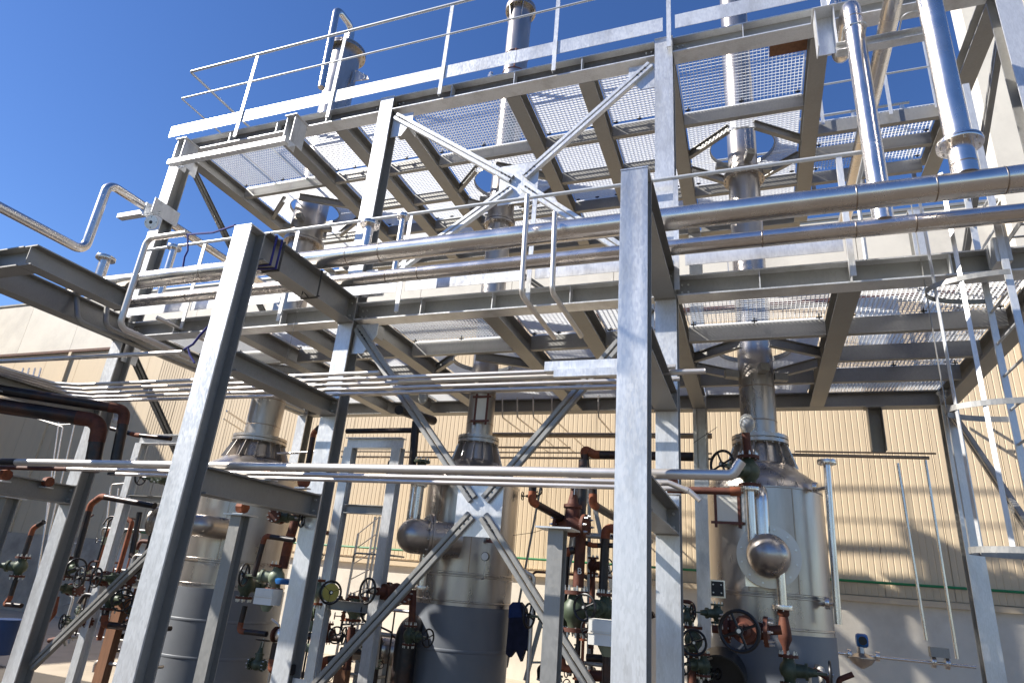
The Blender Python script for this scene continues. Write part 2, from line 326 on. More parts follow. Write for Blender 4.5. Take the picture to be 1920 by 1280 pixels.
def platform(name, label, zb, zt, xr, xbeams, holes, rail=True):
    t = thing(name, label, 'platform', (-3, 7.8, zt))
    xl = XA
    # edge beams between the columns
    spans = [(XA+.1, XB-.1), (XB+.1, XC-.1), (XC+.1, xr)]
    hc = (zb+zt)/2; hh = zt-zb
    for (a, b) in spans:
        fb = MB().obox((a+.006, 5.85, zt-.0075), (b-.006, 5.85, zt-.0075), .2, .015).obox((a+.006, 5.85, zb+.0075), (b-.006, 5.85, zb+.0075), .2, .015).build('front_beam', 'galv', t)
        for xb_, sg in ((a, 1), (b, -1)):
            for zz_ in (zb+.07, zb+.15):
                for q_ in (.05, .11):
                    bm1 = MB().lathe((xb_+sg*q_, 5.829, zz_), (0,1,0), [(0,.011),(.015,.011)], 6); bm1.sm = False; bm1.build('bolt', 'bolt', fb)
        MB().box(a+.006, b-.006, 5.845, 5.855, zb+.0155, zt-.0155).build('beam_web', 'galv_dark_shaded' if zt > 6 and b < 0 else 'galv_dull_shaded', fb)  # web darker than its flanges: shade under the top flange painted in
        nn = max(1, int((b-a)/1.0))
        for i in range(1, nn+1):
            x = a + (b-a)*i/(nn+1)
            MB().box(x-.005, x+.005, 5.752, 5.843, zb+.016, zt-.016).build('stiffener', 'galv', fb)
        b2 = min(b, 0.95) if zt > 6 else b
        MB().ibeam((a+.006, 9.9, hc), (b2-.006, 9.9, hc), hh, 0.2).build('rear_beam', 'galv_dull_shaded', t)
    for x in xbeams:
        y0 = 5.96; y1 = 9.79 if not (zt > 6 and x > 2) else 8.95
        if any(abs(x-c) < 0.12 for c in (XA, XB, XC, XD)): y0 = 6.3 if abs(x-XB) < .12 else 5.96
        MB().ibeam((x, y0, hc), (x, y1, hc), hh-.002, 0.19).build('cross_beam', 'galv_dull_shaded', t)
        if y0 > 6.2: MB().box(x-.12, x+.12, 5.96, 6.29, zb-.06, zb+.11).build('splice_box', 'galv_dull_shaded', t)
    # purlins and gratings per bay
    ends = sorted(xbeams) + ([xr] if xr - sorted(xbeams)[-1] > 0.4 else [])
    for i in range(len(ends)-1):
        a = ends[i]+.1; b = ends[i+1]-.1
        hole = next((h for h in holes if a < h < b), None)
        east = zt > 6 and a > 0.9
        for yp in ([7.06, 8.74] if hole is not None else ([7.66, 8.2, 8.78] if east else [7.06, 7.92, 8.74])):
            p = MB().box(a, b, yp, yp+.008, zb+.03, zt-.004).box(a, b, yp+.0085, yp+.07, zb+.03, zb+.04).box(a, b, yp+.0085, yp+.07, zt-.014, zt-.004)
            p.build('joist', 'galv_dull_shaded', t)
        if hole is not None:
            cx = hole; cy = 7.98
            for sx in (-1, 1):
                for sy in (-1, 1):
                    xe = a if sx < 0 else b
                    p0 = (cx + sx*.16, cy + sy*.62, zb+.1); p1 = (xe, cy + sy*.18, zb+.1)
                    MB().ibeam(p0, p1, 0.12, 0.06, .008, .006).build('corner_brace', 'galv_dull_shaded', t)
            rg = MB(); seg = 40
            for zz0, zz1 in ((zt+.001, zt+.06),):
                o_ = Vector((cx, cy, 0)); vs_ = []; fs_ = []
                for j in range(seg):
                    aa = 2*math.pi*j/seg
                    for rr, z_ in ((.43, zz0), (.44, zz0), (.44, zz1), (.43, zz1)): vs_.append((cx+rr*math.cos(aa), cy+rr*math.sin(aa), z_))
                for j in range(seg):
                    for q_ in range(4): fs_.append((j*4+q_, j*4+(q_+1)%4, ((j+1)%seg)*4+(q_+1)%4, ((j+1)%seg)*4+q_))
                rg.add(vs_, fs_)
            rg.build('opening_kick_ring', 'galv_dull_shaded', t)
            grating('g', a+.01, b-.01, 5.97, 7.04, zt+.003, t, 'Y')
            grating('g', a+.01, b-.01, 8.76, 9.95, zt+.003, t, 'X')
            # panels round the opening
            mb = MB(); y = 7.08
            while y < 8.72:
                dy = abs(y-cy); hw = math.sqrt(max(0, .43**2-dy*dy))
                if hw == 0: mb.box(a+.01, b-.01, y, y+.0032, zt+.003, zt+.029)
                else:
                    mb.box(a+.01, cx-hw, y, y+.0032, zt+.003, zt+.029); mb.box(cx+hw, b-.01, y, y+.0032, zt+.003, zt+.029)
                y += .043
            x = a+.02
            while x < b-.01:
                dx = abs(x-cx); hw = math.sqrt(max(0, .43**2-dx*dx))
                if hw == 0: mb.box(x, x+.005, 7.08, 8.72, zt+.023, zt+.0295)
                else:
                    mb.box(x, x+.005, 7.08, cy-hw, zt+.023, zt+.0295); mb.box(x, x+.005, cy+hw, 8.72, zt+.023, zt+.0295)
                x += .052
            mb.build('grating_panel', 'grate', t)
        else:
            al = 'Y' if a > XC else 'X'
            if not east: grating('g', a+.01, b-.01, 5.97, 7.04, zt+.003, t, al)
            grating('g', a+.01, b-.01, 7.68 if east else 7.08, 8.76 if east else 8.72, zt+.003, t, al)
            if not (zt > 6 and a > 0.9): grating('g', a+.01, b-.01, 8.76, 9.95, zt+.003, t, al)
        for x in (a+.06, (a+b)/2, b-.06):
            for yy in ((8.15, 8.7) if east else (7.0, 8.68)):
                cl = MB(); clip(cl, x, yy, zt); cl.build('grating_clip', 'boltd', t)
    return t
T3X, T2X, T1X = 0.11, -3.57, -7.2
up = platform('steel_platform', 'upper grated steel platform high under the sky, carried by the tall columns', 7.48, 7.70, XD-.1, [XA, -6.2, -5.22, XB+.06, -2.62, -1.66, XC, 0.95, XD], [T1X, T2X, T3X])
lo = platform('steel_platform', 'middle grated steel platform at pipe rack height below the upper one', 4.40, 4.62, XD-.1, [XA, -6.2, -5.32, XB+.06, -2.63, -1.67, XC, 0.93, XD], [T1X, T2X, T3X])
# brown plywood sheet showing under the upper platform
pw_ = MB().box(0.45, 0.85, 5.98, 6.3, 7.66, 7.68).build('plywood_sheet', 'wood'); tag(pw_, 'brown timber sheet lying in the grating of the upper platform', 'board')

# ------------------------------------------------------------------ railings
def railing(label, y, zt, posts, x0, x1, z_top, z_mid, toe, ret=None, zpost=None, name='railing'):
    t = thing(name, label, 'railing', (x0, y, zt))
    zp = zpost if zpost else zt-.2
    pr_ = MB().box(posts[0]-.025, posts[0]+.025, y-.006, y+.006, zp, z_top-.02).build('post', 'galv', t)
    MB().box(posts[0]-.025, posts[0]-.019, y+.007, y+.045, zp, z_top-.02).build('post_flange', 'galv', pr_)
    ch = kids(pr_)[0]
    for x in posts[1:]:
        c = pr_.copy(); C.objects.link(c); c.location = (x-posts[0], 0, 0)
        d = ch.copy(); C.objects.link(d); d.parent = c
    top = [(x0, y, z_top), (x1, y, z_top)]; mid = [(x0, y, z_mid), (x1, y, z_mid)]
    if ret:
        top = [ret(z_top)] + top; mid = [ret(z_mid)] + mid
    MB().tube(top, 0.021, 12, 0.03).build('top_rail', 'rail', t)
    if z_mid: MB().tube(mid, 0.014, 10, 0.02).build('mid_rail', 'rail', t)
    for a, b in toe:
        MB().box(a, b, y+.012, y+.018, zt+.05 if zt > 6 else zt+.06, zt+.255 if zt > 6 else zt+.30).build('toe_plate', 'galv', t)
    return t
railing('long railing with a toe plate along the front edge of the upper platform', 5.68, 7.72, [-6.9, -5.27, -3.54, -2.0, -0.63, 0.98, 2.4], -8.28, 2.6, 9.07, 8.52,
        [(-8.31, -4.9), (-4.895, -2.52), (-2.515, -0.70), (-0.56, 2.4)], lambda z: (-8.28, 9.6, z), 7.50)
railing('railing of the middle platform, seen behind the two long stainless pipes', 5.66, 4.62, [-6.85, -5.3, -3.66, -2.1, -0.58, 0.93], -8.0, 1.06, 5.70, 5.2,
        [(-8.0, -6.9), (-6.8, -5.36), (-5.24, -3.72), (-3.6, -2.16), (-2.04, -0.66), (-0.5, 0.88)], None, 4.42)
rear2 = thing('railing', 'rear railing with toe plate on the far edge of the upper platform', 'railing', (-3, 9.97, 7.7))
for x in (-6.9, -5.3, -3.7, -2.2, -0.7, 0.9): MB().box(x-.025, x+.025, 10.02, 10.03, 7.5, 9.05).build('post', 'galv_dull_shaded', rear2)
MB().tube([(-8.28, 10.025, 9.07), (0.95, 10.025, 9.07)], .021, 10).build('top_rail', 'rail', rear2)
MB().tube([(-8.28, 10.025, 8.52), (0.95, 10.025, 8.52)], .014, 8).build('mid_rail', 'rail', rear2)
MB().box(-8.28, 0.95, 10.031, 10.036, 7.94, 8.13).build('toe_plate', 'galv_dull_shaded', rear2)
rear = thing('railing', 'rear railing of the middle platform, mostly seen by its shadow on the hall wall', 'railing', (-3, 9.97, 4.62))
for x in (-6.9, -5.3, -3.7, -2.2, -0.7, 0.9, 2.3): MB().box(x-.025, x+.025, 10.02, 10.03, 4.42, 5.72).build('post', 'galv_dull_shaded', rear)
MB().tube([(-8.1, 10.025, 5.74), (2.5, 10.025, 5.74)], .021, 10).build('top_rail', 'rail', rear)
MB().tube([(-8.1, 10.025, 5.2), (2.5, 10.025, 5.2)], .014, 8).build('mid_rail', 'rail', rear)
MB().box(-8.1, 2.5, 10.031, 10.036, 4.74, 4.92).build('toe_plate', 'galv_dull_shaded', rear)
lx = MB().tube([(1.06, 5.66, 5.70), (1.16, 5.66, 5.70), (1.16, 6.3, 5.70), (1.16, 6.3, 4.7)], 0.021, 12, 0.08).build('handrail_return', 'rail')
tag(lx, 'bent tube handrail end turning back beside the pipe risers on the middle platform', 'handrail')
rr = railing('short railing standing at the rear edge of the upper platform under open sky at right', 8.98, 7.72, [1.1, 1.75, 2.4], 1.0, 2.5, 8.85, 8.35, [], None, 7.5)

# ------------------------------------------------------------------ rack beams between near and tall columns
def rack(label, x, z0, z1, y0=4.206, y1=5.745, w=0.2, m='galv_dull_shaded'):
    t = thing('rack_beam', label, 'beam', (x, (y0+y1)/2, (z0+z1)/2), 'beams carrying pipes towards the columns')
    h = z1-z0; c = (z0+z1)/2
    MB().obox((x, y0, z1-.0075), (x, y1, z1-.0075), w, .015).build('top_flange', m, t)
    MB().obox((x, y0, z0+.0075), (x, y1, z0+.0075), w, .015).build('bottom_flange', m, t)
    MB().obox((x, y0, c), (x, y1, c), .01, h-.031).build('web', m, t)
    MB().box(x-w/2-.005, x+w/2+.005, y1-.012, y1+.001, z0-.01, z1+.01).build('end_plate', m, t)
    for sx_ in (-.06, .06):
        for f_ in (.25, .75):
            bm1 = MB().lathe((x+sx_, y1-.034, z0+h*f_), (0,1,0), [(0,.012),(.021,.012)], 6); bm1.sm = False; bm1.build('bolt', 'bolt', t)
    return t
for x, nm in ((-4.38, 'the strapped column'), (-0.705, 'the broad right column')):
    rack('top rack beam running back from %s under the big stainless pipes' % nm, x, 4.37, 4.68)
    rack('middle rack beam running back from %s under the thin tube bundle' % nm, x, 3.25, 3.435)
    rack('lowest rack beam running back from %s under the low pipe runs' % nm, x, 2.165, 2.39)
rack('dark rack beam crossing the left edge at big pipe level', XA, 4.37, 4.68, 2.9, 5.745)
rack('middle rack beam at the left edge below the dark one', XA, 3.25, 3.435, 2.9, 5.745)
rack('lowest rack beam entering from the left edge behind the red valve pipes', XA, 2.165, 2.39, 2.9, 5.745)
t = rack('short dark I beam whose cut end points left over the dark rack beam', -7.2, 4.44, 4.68, 3.86, 5.05)
rb = thing('rack_beam', 'dark beam crossing at the left edge above the short I beam', 'beam', (-8, 3.9, 4.56)); MB().ibeam((-10, 3.95, 4.56), (-7.31, 3.95, 4.56), 0.24, 0.2).build('beam_body', 'galv_dull_shaded', rb)
icol(XA, 2.8, 0.03, 4.64, 'near row column just outside the left edge')

# ------------------------------------------------------------------ braces
def dangle(mb, a, b, w=0.05, gap=0.014, nrm=(0,1,0)):
    # two channels back to back
    n = Vector(nrm)
    for s in (-1, 1):
        mb.obox(a, b, 0.006, 0.05, n, (s*(gap/2+.003), 0))
        mb.obox(a, b, 0.034, 0.006, n, (s*(gap/2+.023), -.028))
        mb.obox(a, b, 0.006, 0.05, n, (s*(gap/2+.042), 0))
    return mb
def xbrace(label, c, ends, y, m='galv'):
    t = thing('cross_brace', label, 'brace', (c[0], y, c[1]), 'galvanised cross braces between the tall columns')
    cc = Vector((c[0], y, c[1]))
    for e in ends:
        ee = Vector((e[0], y, e[1])); d = (ee-cc).normalized()
        arm = dangle(MB(), cc + d*.10, ee - d*.06).build('brace_member', m, t)
        bb = MB()
        for f in (.14, .2, .26):
            bb.lathe(cc + d*f + Vector((0, -.038, 0)), (0, 1, 0), [(0, .011), (.012, .011)], 6); bb.lathe(ee - d*f + Vector((0, -.038, 0)), (0, 1, 0), [(0, .011), (.012, .011)], 6)
        bb.sm = False; bb.build('bolt', 'boltd', arm, kind='stuff')
        sx = 1 if e[0] > c[0] else -1; sz = 1 if e[1] > c[1] else -1
        MB().prism([(e[0]-sx*.30, y+.012, e[1]), (e[0]+sx*.0, y+.012, e[1]+0), (e[0], y+.012, e[1]-sz*.36), (e[0]-sx*.16, y+.012, e[1]-sz*.36), (e[0]-sx*.30, y+.012, e[1]-sz*.14)], (0, .01, 0)).build('gusset_plate', 'galv', t)
    MB().box(c[0]-.24, c[0]+.24, y+.012, y+.022, c[1]-.27, c[1]+.27).build('centre_plate', 'galv', t)
    return t
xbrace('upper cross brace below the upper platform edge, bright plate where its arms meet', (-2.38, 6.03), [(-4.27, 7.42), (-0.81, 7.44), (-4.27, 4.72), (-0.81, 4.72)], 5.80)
xbrace('lower cross brace in front of the middle vessel, bright plate where its arms meet', (-2.49, 2.33), [(-4.27, 4.36), (-0.82, 4.36), (-4.27, 0.30), (-0.82, 0.30)], 5.80, 'galv_dull_shaded')
xb2 = thing('diagonal_brace', 'rear diagonal brace above the middle platform behind the towers', 'brace', (-2.5, 9.95, 6))
dangle(MB(), (-4.25, 9.95, 7.4), (-.8, 9.95, 4.7)).build('brace_member', 'galv_dull_shaded', xb2)
def ybrace(label, x, p, q_):
    t = thing('diagonal_brace', label, 'brace', (x, p[0], p[1]))
    dangle(MB(), (x, p[0], p[1]), (x, q_[0], q_[1]), nrm=(1,0,0)).build('brace_member', 'galv_dull_shaded', t)
    MB().box(x+.03, x+.04, p[0]-.12, p[0]+.12, p[1]-.2, p[1]+.1).build('gusset_plate', 'galv', t)
ybrace('dark twin angle brace against the sky under the upper platform left end', XA, (5.99, 7.45), (9.78, 4.75))
ybrace('dark twin angle brace below the left end of the middle platform', XA, (5.97, 4.3), (9.78, 0.6))
ybrace('dark twin angle brace against sky at the right end of the upper platform', XD, (5.97, 7.2), (9.78, 4.75))
ybrace('twin angle brace crossing behind the ladder cage at right', XD, (9.78, 4.3), (5.97, 0.8))
lb = thing('diagonal_brace', 'heavy brace rising right from the bottom left corner towards the frame', 'brace', (-8, 5.85, 1))
dangle(MB(), (-7.95, 5.9, 0.35), (-6.3, 5.9, 2.0)).build('brace_member', 'galv_dull_shaded', lb)
for (x, a, b, lab) in ((-0.8, 3.9, 2.0, 'a'),): pass

# ------------------------------------------------------------------ pipes
def pipe(label, runs, r, m='inox', bend=None, flanges=(), seams=(), cat='pipe', group=None, elbow=None, name='pipe', fm=None, loc=None, cap=True, seg=20):
    """runs: list of polylines; flanges: (point, axis, radius)"""
    t = thing(name, label, cat, loc or runs[0][0], group)
    for rn in runs:
        rn_, r_ = (rn[0], rn[1]) if isinstance(rn, tuple) and isinstance(rn[0], list) else (rn, r)
        if elbow and len(rn_) > 2:
            P = [Vector(p) for p in rn_]; R = bend or r_*3
            cuts = []
            for i in range(1, len(P)-1):
                a = (P[i-1]-P[i]).normalized(); b = (P[i+1]-P[i]).normalized()
                L = min(R*1.15, (P[i-1]-P[i]).length*.48, (P[i+1]-P[i]).length*.48)
                MB().tube([P[i]+a*L, P[i], P[i]+b*L], r_*1.03, seg, R*.85, cap=True).build('elbow', elbow, t)
                cuts.append((P[i]+a*L, P[i]+b*L))
            st = P[0]
            for c0, c1 in cuts:
                MB().tube([st, c0], r_, seg).build('pipe_run', m, t); st = c1
            MB().tube([st, P[-1]], r_, seg).build('pipe_run', m, t)
        else:
            MB().tube(rn_, r_, seg, (bend or r_*3) if len(rn_) > 2 else None, cap=cap).build('pipe_run', m, t)
    for (p, ax, R) in flanges:
        ax = Vector(ax).normalized(); p = Vector(p)
        f = MB().lathe(p-ax*.02, ax, [(0, R*.99), (.004, R), (.017, R), (.018, R*.9), (.022, R*.9), (.023, R), (.036, R), (.04, R*.99)], 28).build('flange', fm or m, t)
        boltset(f, p, ax, R*.82, 8 if R < .2 else 16, max(.007, R*.07), .032)
    for (p, ax, R) in seams:
        ax = Vector(ax).normalized(); MB().lathe(Vector(p)-ax*.006, ax, [(0, R), (.003, R+.0022), (.009, R+.0022), (.012, R)], seg).build('weld_band', 'bracket', t)
    return t
YU, ZU, YL, ZL = 4.98, 4.785, 5.44, 4.757
pipe('thick upper stainless pipe crossing the whole picture on the rack', [[(-8.1, YU, ZU), (5.0, YU, ZU)], ([(-7.68, YU, ZU), (-7.68, YU, 5.15)], .062), ([(-3.72, YU, ZU), (-3.72, YU, 5.13)], .05)],
     .104, flanges=[((-7.68, YU, 5.17), (0,0,1), .115), ((-3.72, YU, 5.15), (0,0,1), .105)], seams=[((x, YU, ZU), (1,0,0), .104) for x in (-7.95, -7.4, -5.9, -3.9, -3.5, 0.9, 1.45, 1.9)], seg=32)
pipe('thinner lower stainless pipe crossing the whole picture behind the thick one', [[(-7.75, YL, ZL), (5.0, YL, ZL)], ([(-7.12, YL, ZL), (-7.12, YL, 5.5)], .045), ([(-3.62, YL, ZL), (-3.62, YL, 5.5)], .035)],
     .076, flanges=[((-7.12, YL, 5.52), (0,0,1), .09), ((-3.62, YL, 5.52), (0,0,1), .075)], seams=[((x, YL, ZL), (1,0,0), .076) for x in (-6.6, -3.7, -3.3, .2, .95, 1.4)], seg=28)
pipe('left stainless riser climbing from the lower long pipe and bending back over the platform beam', [[(1.17, YL, ZL+.05), (1.17, YL, 7.35), (1.17, 6.25, 7.35), (1.17, 6.25, 9.2)]], .085, bend=.17, seg=28, seams=[((1.17, YL, 5.1), (0,0,1), .085), ((1.17, YL, 7.1), (0,0,1), .085)])
pipe('right stainless riser with a bolted flange just above the thick long pipe', [[(1.67, YU, ZU+.08), (1.67, YU, 9.6)]], .092, flanges=[((1.67, YU, 5.16), (0,0,1), .16)], seams=[((1.67, YU, 4.96), (0,0,1), .092)], seg=28)
pipe('stainless pipe running back between the two risers up against the sky', [[(1.52, 4.5, 7.25), (1.52, 5.0, 7.2), (1.52, 9.6, 7.2)]], .088, seg=24)
pr1 = thing('pipe_support', 'horizontal galvanised channel holding the riser pipes with U bolts near the top right', 'support', (1.2, 5.62, 7.0))
MB().ibeam((1.02, 5.6, 6.92), (1.92, 5.6, 6.92), .1, .1, .008, .006).build('channel', 'galv', pr1)
for x in (1.17, 1.67):
    MB().tube([(x-.1, 5.6, 6.98), (x-.1, 5.36, 6.98), (x+.1, 5.36, 6.98), (x+.1, 5.6, 6.98)], .007, 6, .06).build('u_bolt', 'bolt', pr1)
pb = thing('hanger_bracket', 'galvanised channel bracket hanging below the upper platform beam at right', 'bracket', (.95, 5.7, 7.3))
MB().box(.86, .868, 5.56, 5.74, 6.98, 7.47).box(1.032, 1.04, 5.56, 5.74, 6.98, 7.47).box(.869, 1.031, 5.7, 5.708, 6.98, 7.47).build('channel', 'galv', pb)
MB().box(.84, 1.06, 5.54, 5.745, 7.471, 7.479).build('top_plate', 'galv', pb)
def hanger(label, x, y0, y1, zt, L, w=.14):
    t = thing('hanger_bracket', label, 'bracket', (x, y0, zt))
    MB().box(x-w/2, x-w/2+.008, y0, y1, zt-L, zt).box(x+w/2-.008, x+w/2, y0, y1, zt-L, zt).box(x-w/2+.009, x+w/2-.009, (y0+y1)/2, (y0+y1)/2+.008, zt-L, zt).build('channel', 'galv', t)
    MB().box(x-w/2-.03, x+w/2+.03, y0-.02, y1+.02, zt+.001, zt+.01).build('top_plate', 'galv', t)
    return t
hanger('left short bracket hanging from the upper platform front beam beside the corner column', -7.72, 5.5, 5.75, 7.475, .42)
hanger('right short bracket hanging from the upper platform front beam, holding the bright angle', -5.72, 5.5, 5.75, 7.475, .42)
ang = thing('support_angle', 'bright horizontal angle joining the two short hanging brackets at upper left', 'angle', (-6.7, 5.5, 7.1))
MB().box(-7.8, -5.68, 5.44, 5.449, 7.0, 7.075).box(-7.8, -5.68, 5.4495, 5.53, 7.0, 7.008).build('angle_bar', 'galv', ang)

# left Z-shaped stainless line
pipe('bent stainless line against the sky at left, stepping up past the corner column', [[(-8.35, 3.3, 5.42), (-8.35, 5.1, 5.42), (-8.35, 5.1, 6.52), (-8.35, 9.6, 6.52)]], .062, bend=.14, seg=20)
cb = thing('clamp_bracket', 'grey clamped plate bracket with thin rods on the leftmost tall column', 'bracket', (XA, 5.7, 6.4))
MB().box(-7.955, -7.945, 5.55, 6.0, 6.28, 6.52).build('side_plate', 'galv', cb); MB().box(-8.19, -8.165, 5.6, 5.75, 6.28, 6.5).build('side_plate', 'galv', cb)
MB().box(-8.75, -8.2, 5.62, 5.72, 6.33, 6.40).build('arm', 'galv', cb)
for z in (6.3, 6.34, 6.46, 6.5): MB().tube([(-8.2, 5.66, z), (-7.9, 5.66, z)], .006, 6).build('rod', 'bolt', cb)
fl = thing('blank_flange', 'round pale flange disc with a dark bore clamped on the leftmost tall column', 'flange', (-7.93, 5.6, 6.12))
dd = Vector((.3, -1, -.25)).normalized()
MB().lathe(Vector((-7.9, 5.58, 6.1)), dd, [(0, .1), (.02, .1), (.021, .055), (.026, .055)], 28).build('disc', 'galv', fl)
MB().lathe(Vector((-7.9, 5.58, 6.1))+dd*.0265, dd, [(0, .026), (.002, .026)], 16).build('bore', 'black', fl)
bm_ = MB()
for i in range(4):
    a = math.pi/4+i*math.pi/2; u = dd.orthogonal().normalized(); v = dd.cross(u); bm_.lathe(Vector((-7.9, 5.58, 6.1))+dd*.0202+(u*math.cos(a)+v*math.sin(a))*.078, dd, [(0, .008), (.003, .008)], 8)
bm_.build('bolt_hole', 'black', fl)
pipe('goose-neck pickled pipe at left looping over the long pipes and diving back under the rack', [[(-5.9, 4.6, 5.10), (-6.5, 4.6, 5.10), (-6.5, 4.6, 3.98), (-6.5, 5.6, 3.98)]], .034, m='tubew', bend=.1)
pipe('left one of two thin bent tubes hanging in front of the long pipes', [[(-1.83, 4.72, 5.06), (-1.81, 4.72, 4.03), (-1.81, 5.75, 4.03)]], .024, m='tubew', bend=.06)
pipe('right one of two thin bent tubes hanging in front of the long pipes', [[(-1.55, 4.72, 4.83), (-1.53, 4.72, 4.03), (-1.53, 5.75, 4.03)]], .024, m='tubew', bend=.06)
bx = MB().box(-1.6, -.82, 4.85, 4.95, 3.36, 3.445).build('angle_section', 'galv'); tag(bx, 'pale steel box section lying on the tube bundle left of the broad right column', 'steel section')
bx = MB().box(-1.5, -.82, 4.8, 4.84, 3.29, 3.355).build('angle_section', 'galv'); tag(bx, 'second short steel section tucked right under the pale box section', 'steel section')
# thin tube bundle on the middle rack
ty = [4.98, 5.14, 5.30, 5.46, 5.62]; zz = 3.456
ends = [-3.3, -0.55, -0.5, -0.55, -0.9]
ordn = ['nearest', 'second nearest', 'middle', 'second farthest', 'farthest']
for i, y in enumerate(ty):
    x0 = -7.4 - i*.12
    pipe('%s thin tube of the bundle lying on the middle rack beams' % ordn[i], [[(x0-.35, y-.9, zz), (x0-.3, y-.1, zz), (x0, y, zz), (ends[i] if i else -3.3, y, zz)]], .0205, m='tubew', bend=.08, group='thin tubes on the middle rack', seg=12)
pipe('single tube with an open end pointing right, passing below the middle rack level', [[(-3.2, 5.2, 3.43), (-.32, 5.2, 3.43)]], .024, m='tubew', seg=14)
rg = MB().ring((-.318, 5.2, 3.43), (1,0,0), .02, .005, 18, 6).build('tube_end_ring', 'tubew'); tag(rg, 'open tube end ring beside the tall column under the middle platform', 'tube end')
pipe('lone straight tube entering from the left edge above the thin bundle', [[(-9.2, 4.6, 3.66), (-5.45, 4.6, 3.63)]], .024, m='tubew', seg=12)
for i, (a, b) in enumerate((((-8.017,5.000,4.667), (-7.825,5.000,4.311)), ((-7.837,5.300,4.668), (-7.743,5.300,4.358)))):
    pipe(['left', 'right'][i] + ' grey line curling down from the dark rack beam and running back', [[a, b, (b[0]+.02, 9.4, b[2])]], .032, m='galv_dull_shaded', bend=.1, group='grey lines under the left rack beam', seg=12)
pipe('open ended tube slanting down right in front of the middle platform edge at left', [[(-7.131,5.500,4.528), (-6.55, 7.6, 4.32)]], .028, m='tubew', seg=14)
# low runs on the lowest rack beams
pipe('thicker low pipe crossing at valve level, rusty brown at its left end', [[(-7.0, 4.36, 2.428), (-.12, 4.36, 2.428), (-.06, 4.36, 2.52)]], .034, m='tubew', bend=.05, group=None)
pipe('dark rusty start of the thicker low pipe at the left edge', [[(-8.6, 4.36, 2.428), (-7.0, 4.36, 2.428)]], .036, m='pipe_dark')
pipe('thin low pipe just behind the thicker low one', [[(-6.6, 4.62, 2.412), (-.55, 4.62, 2.412), (-.42, 4.62, 2.36)]], .02, m='tubew', bend=.05)
pipe('rust coated start of the thin low pipe at the left edge', [[(-8.8, 4.62, 2.412), (-6.6, 4.62, 2.412)]], .022, m='rustdark')
pipe('farthest thin low pipe of the three crossing at valve level', [[(-6.2, 4.86, 2.412), (-.45, 4.86, 2.412), (-.36, 4.86, 2.33)]], .019, m='tubew', bend=.05)
pipe('rust brown pipe end under the low pipes right of the tall column', [[(-.62, 5.1, 2.44), (-.12, 5.1, 2.44)]], .027, m='rustdark', elbow=None, flanges=())
so = MB().lathe((-.16, 5.1, 2.44), (1,0,0), [(0, .034), (.07, .034), (.078, .028)], 20).build('pipe_socket', 'rust'); tag(so, 'bright orange socket on the pipe end beside the right vessel', 'pipe socket')


fr8 = thing('railing', 'small railing at the front of the open bay beside the risers at the upper right', 'railing', (1.6, 7.6, 7.7))
for x in (1.12, 1.9, 2.4): MB().box(x-.02, x+.02, 7.595, 7.603, 7.6, 8.72).build('post', 'galv', fr8)
MB().tube([(1.0, 7.6, 8.75), (2.4, 7.6, 8.75)], .018, 10).build('top_rail', 'rail', fr8); MB().tube([(1.0, 7.6, 8.25), (2.4, 7.6, 8.25)], .013, 8).build('mid_rail', 'rail', fr8)
V4 = [((-12.617,7.400,4.709), (-12.537,7.400,4.170)),((-12.452,7.400,4.703), (-12.375,7.400,4.166)),((-12.289,7.400,4.696), (-12.216,7.400,4.163)),((-12.128,7.400,4.690), (-12.058,7.400,4.159))]
Q = [((-3.943,9.750,4.725), (-3.904,9.750,4.291)),((-3.670,9.750,4.718), (-3.635,9.750,4.288)),((-3.383,9.750,4.710), (-3.353,9.750,4.285)),((-3.054,9.750,4.702), (-3.030,9.750,4.281)),((-2.268,9.750,4.681), (-2.255,9.750,4.272))]
JQ = [(-2.860,7.900,1.426),(-2.815,7.900,1.472),(-2.726,7.900,1.479),(-2.652,7.900,1.414),(-2.586,7.900,1.155),(-2.583,7.900,0.943),(-2.626,7.900,0.978),(-2.668,7.900,0.832),(-2.744,7.900,0.949),(-2.811,7.900,0.862),(-2.862,7.900,0.897),(-2.857,7.900,1.158)]
SLQ = [(-1.922,8.000,2.980),(-2.464,8.000,0.651),(-2.082,8.000,2.977),(-2.627,8.000,0.632),(-1.982,8.000,3.114),(-1.607,8.000,1.676),(-2.082,8.000,2.977),(-2.384,8.400,0.624)]
SCQ = [(-5.532,9.000,2.506),(-5.564,9.000,0.445),(-5.872,9.000,2.231),(-5.925,9.000,0.406),(-5.796,9.300,2.531),(-5.823,9.300,0.397)]
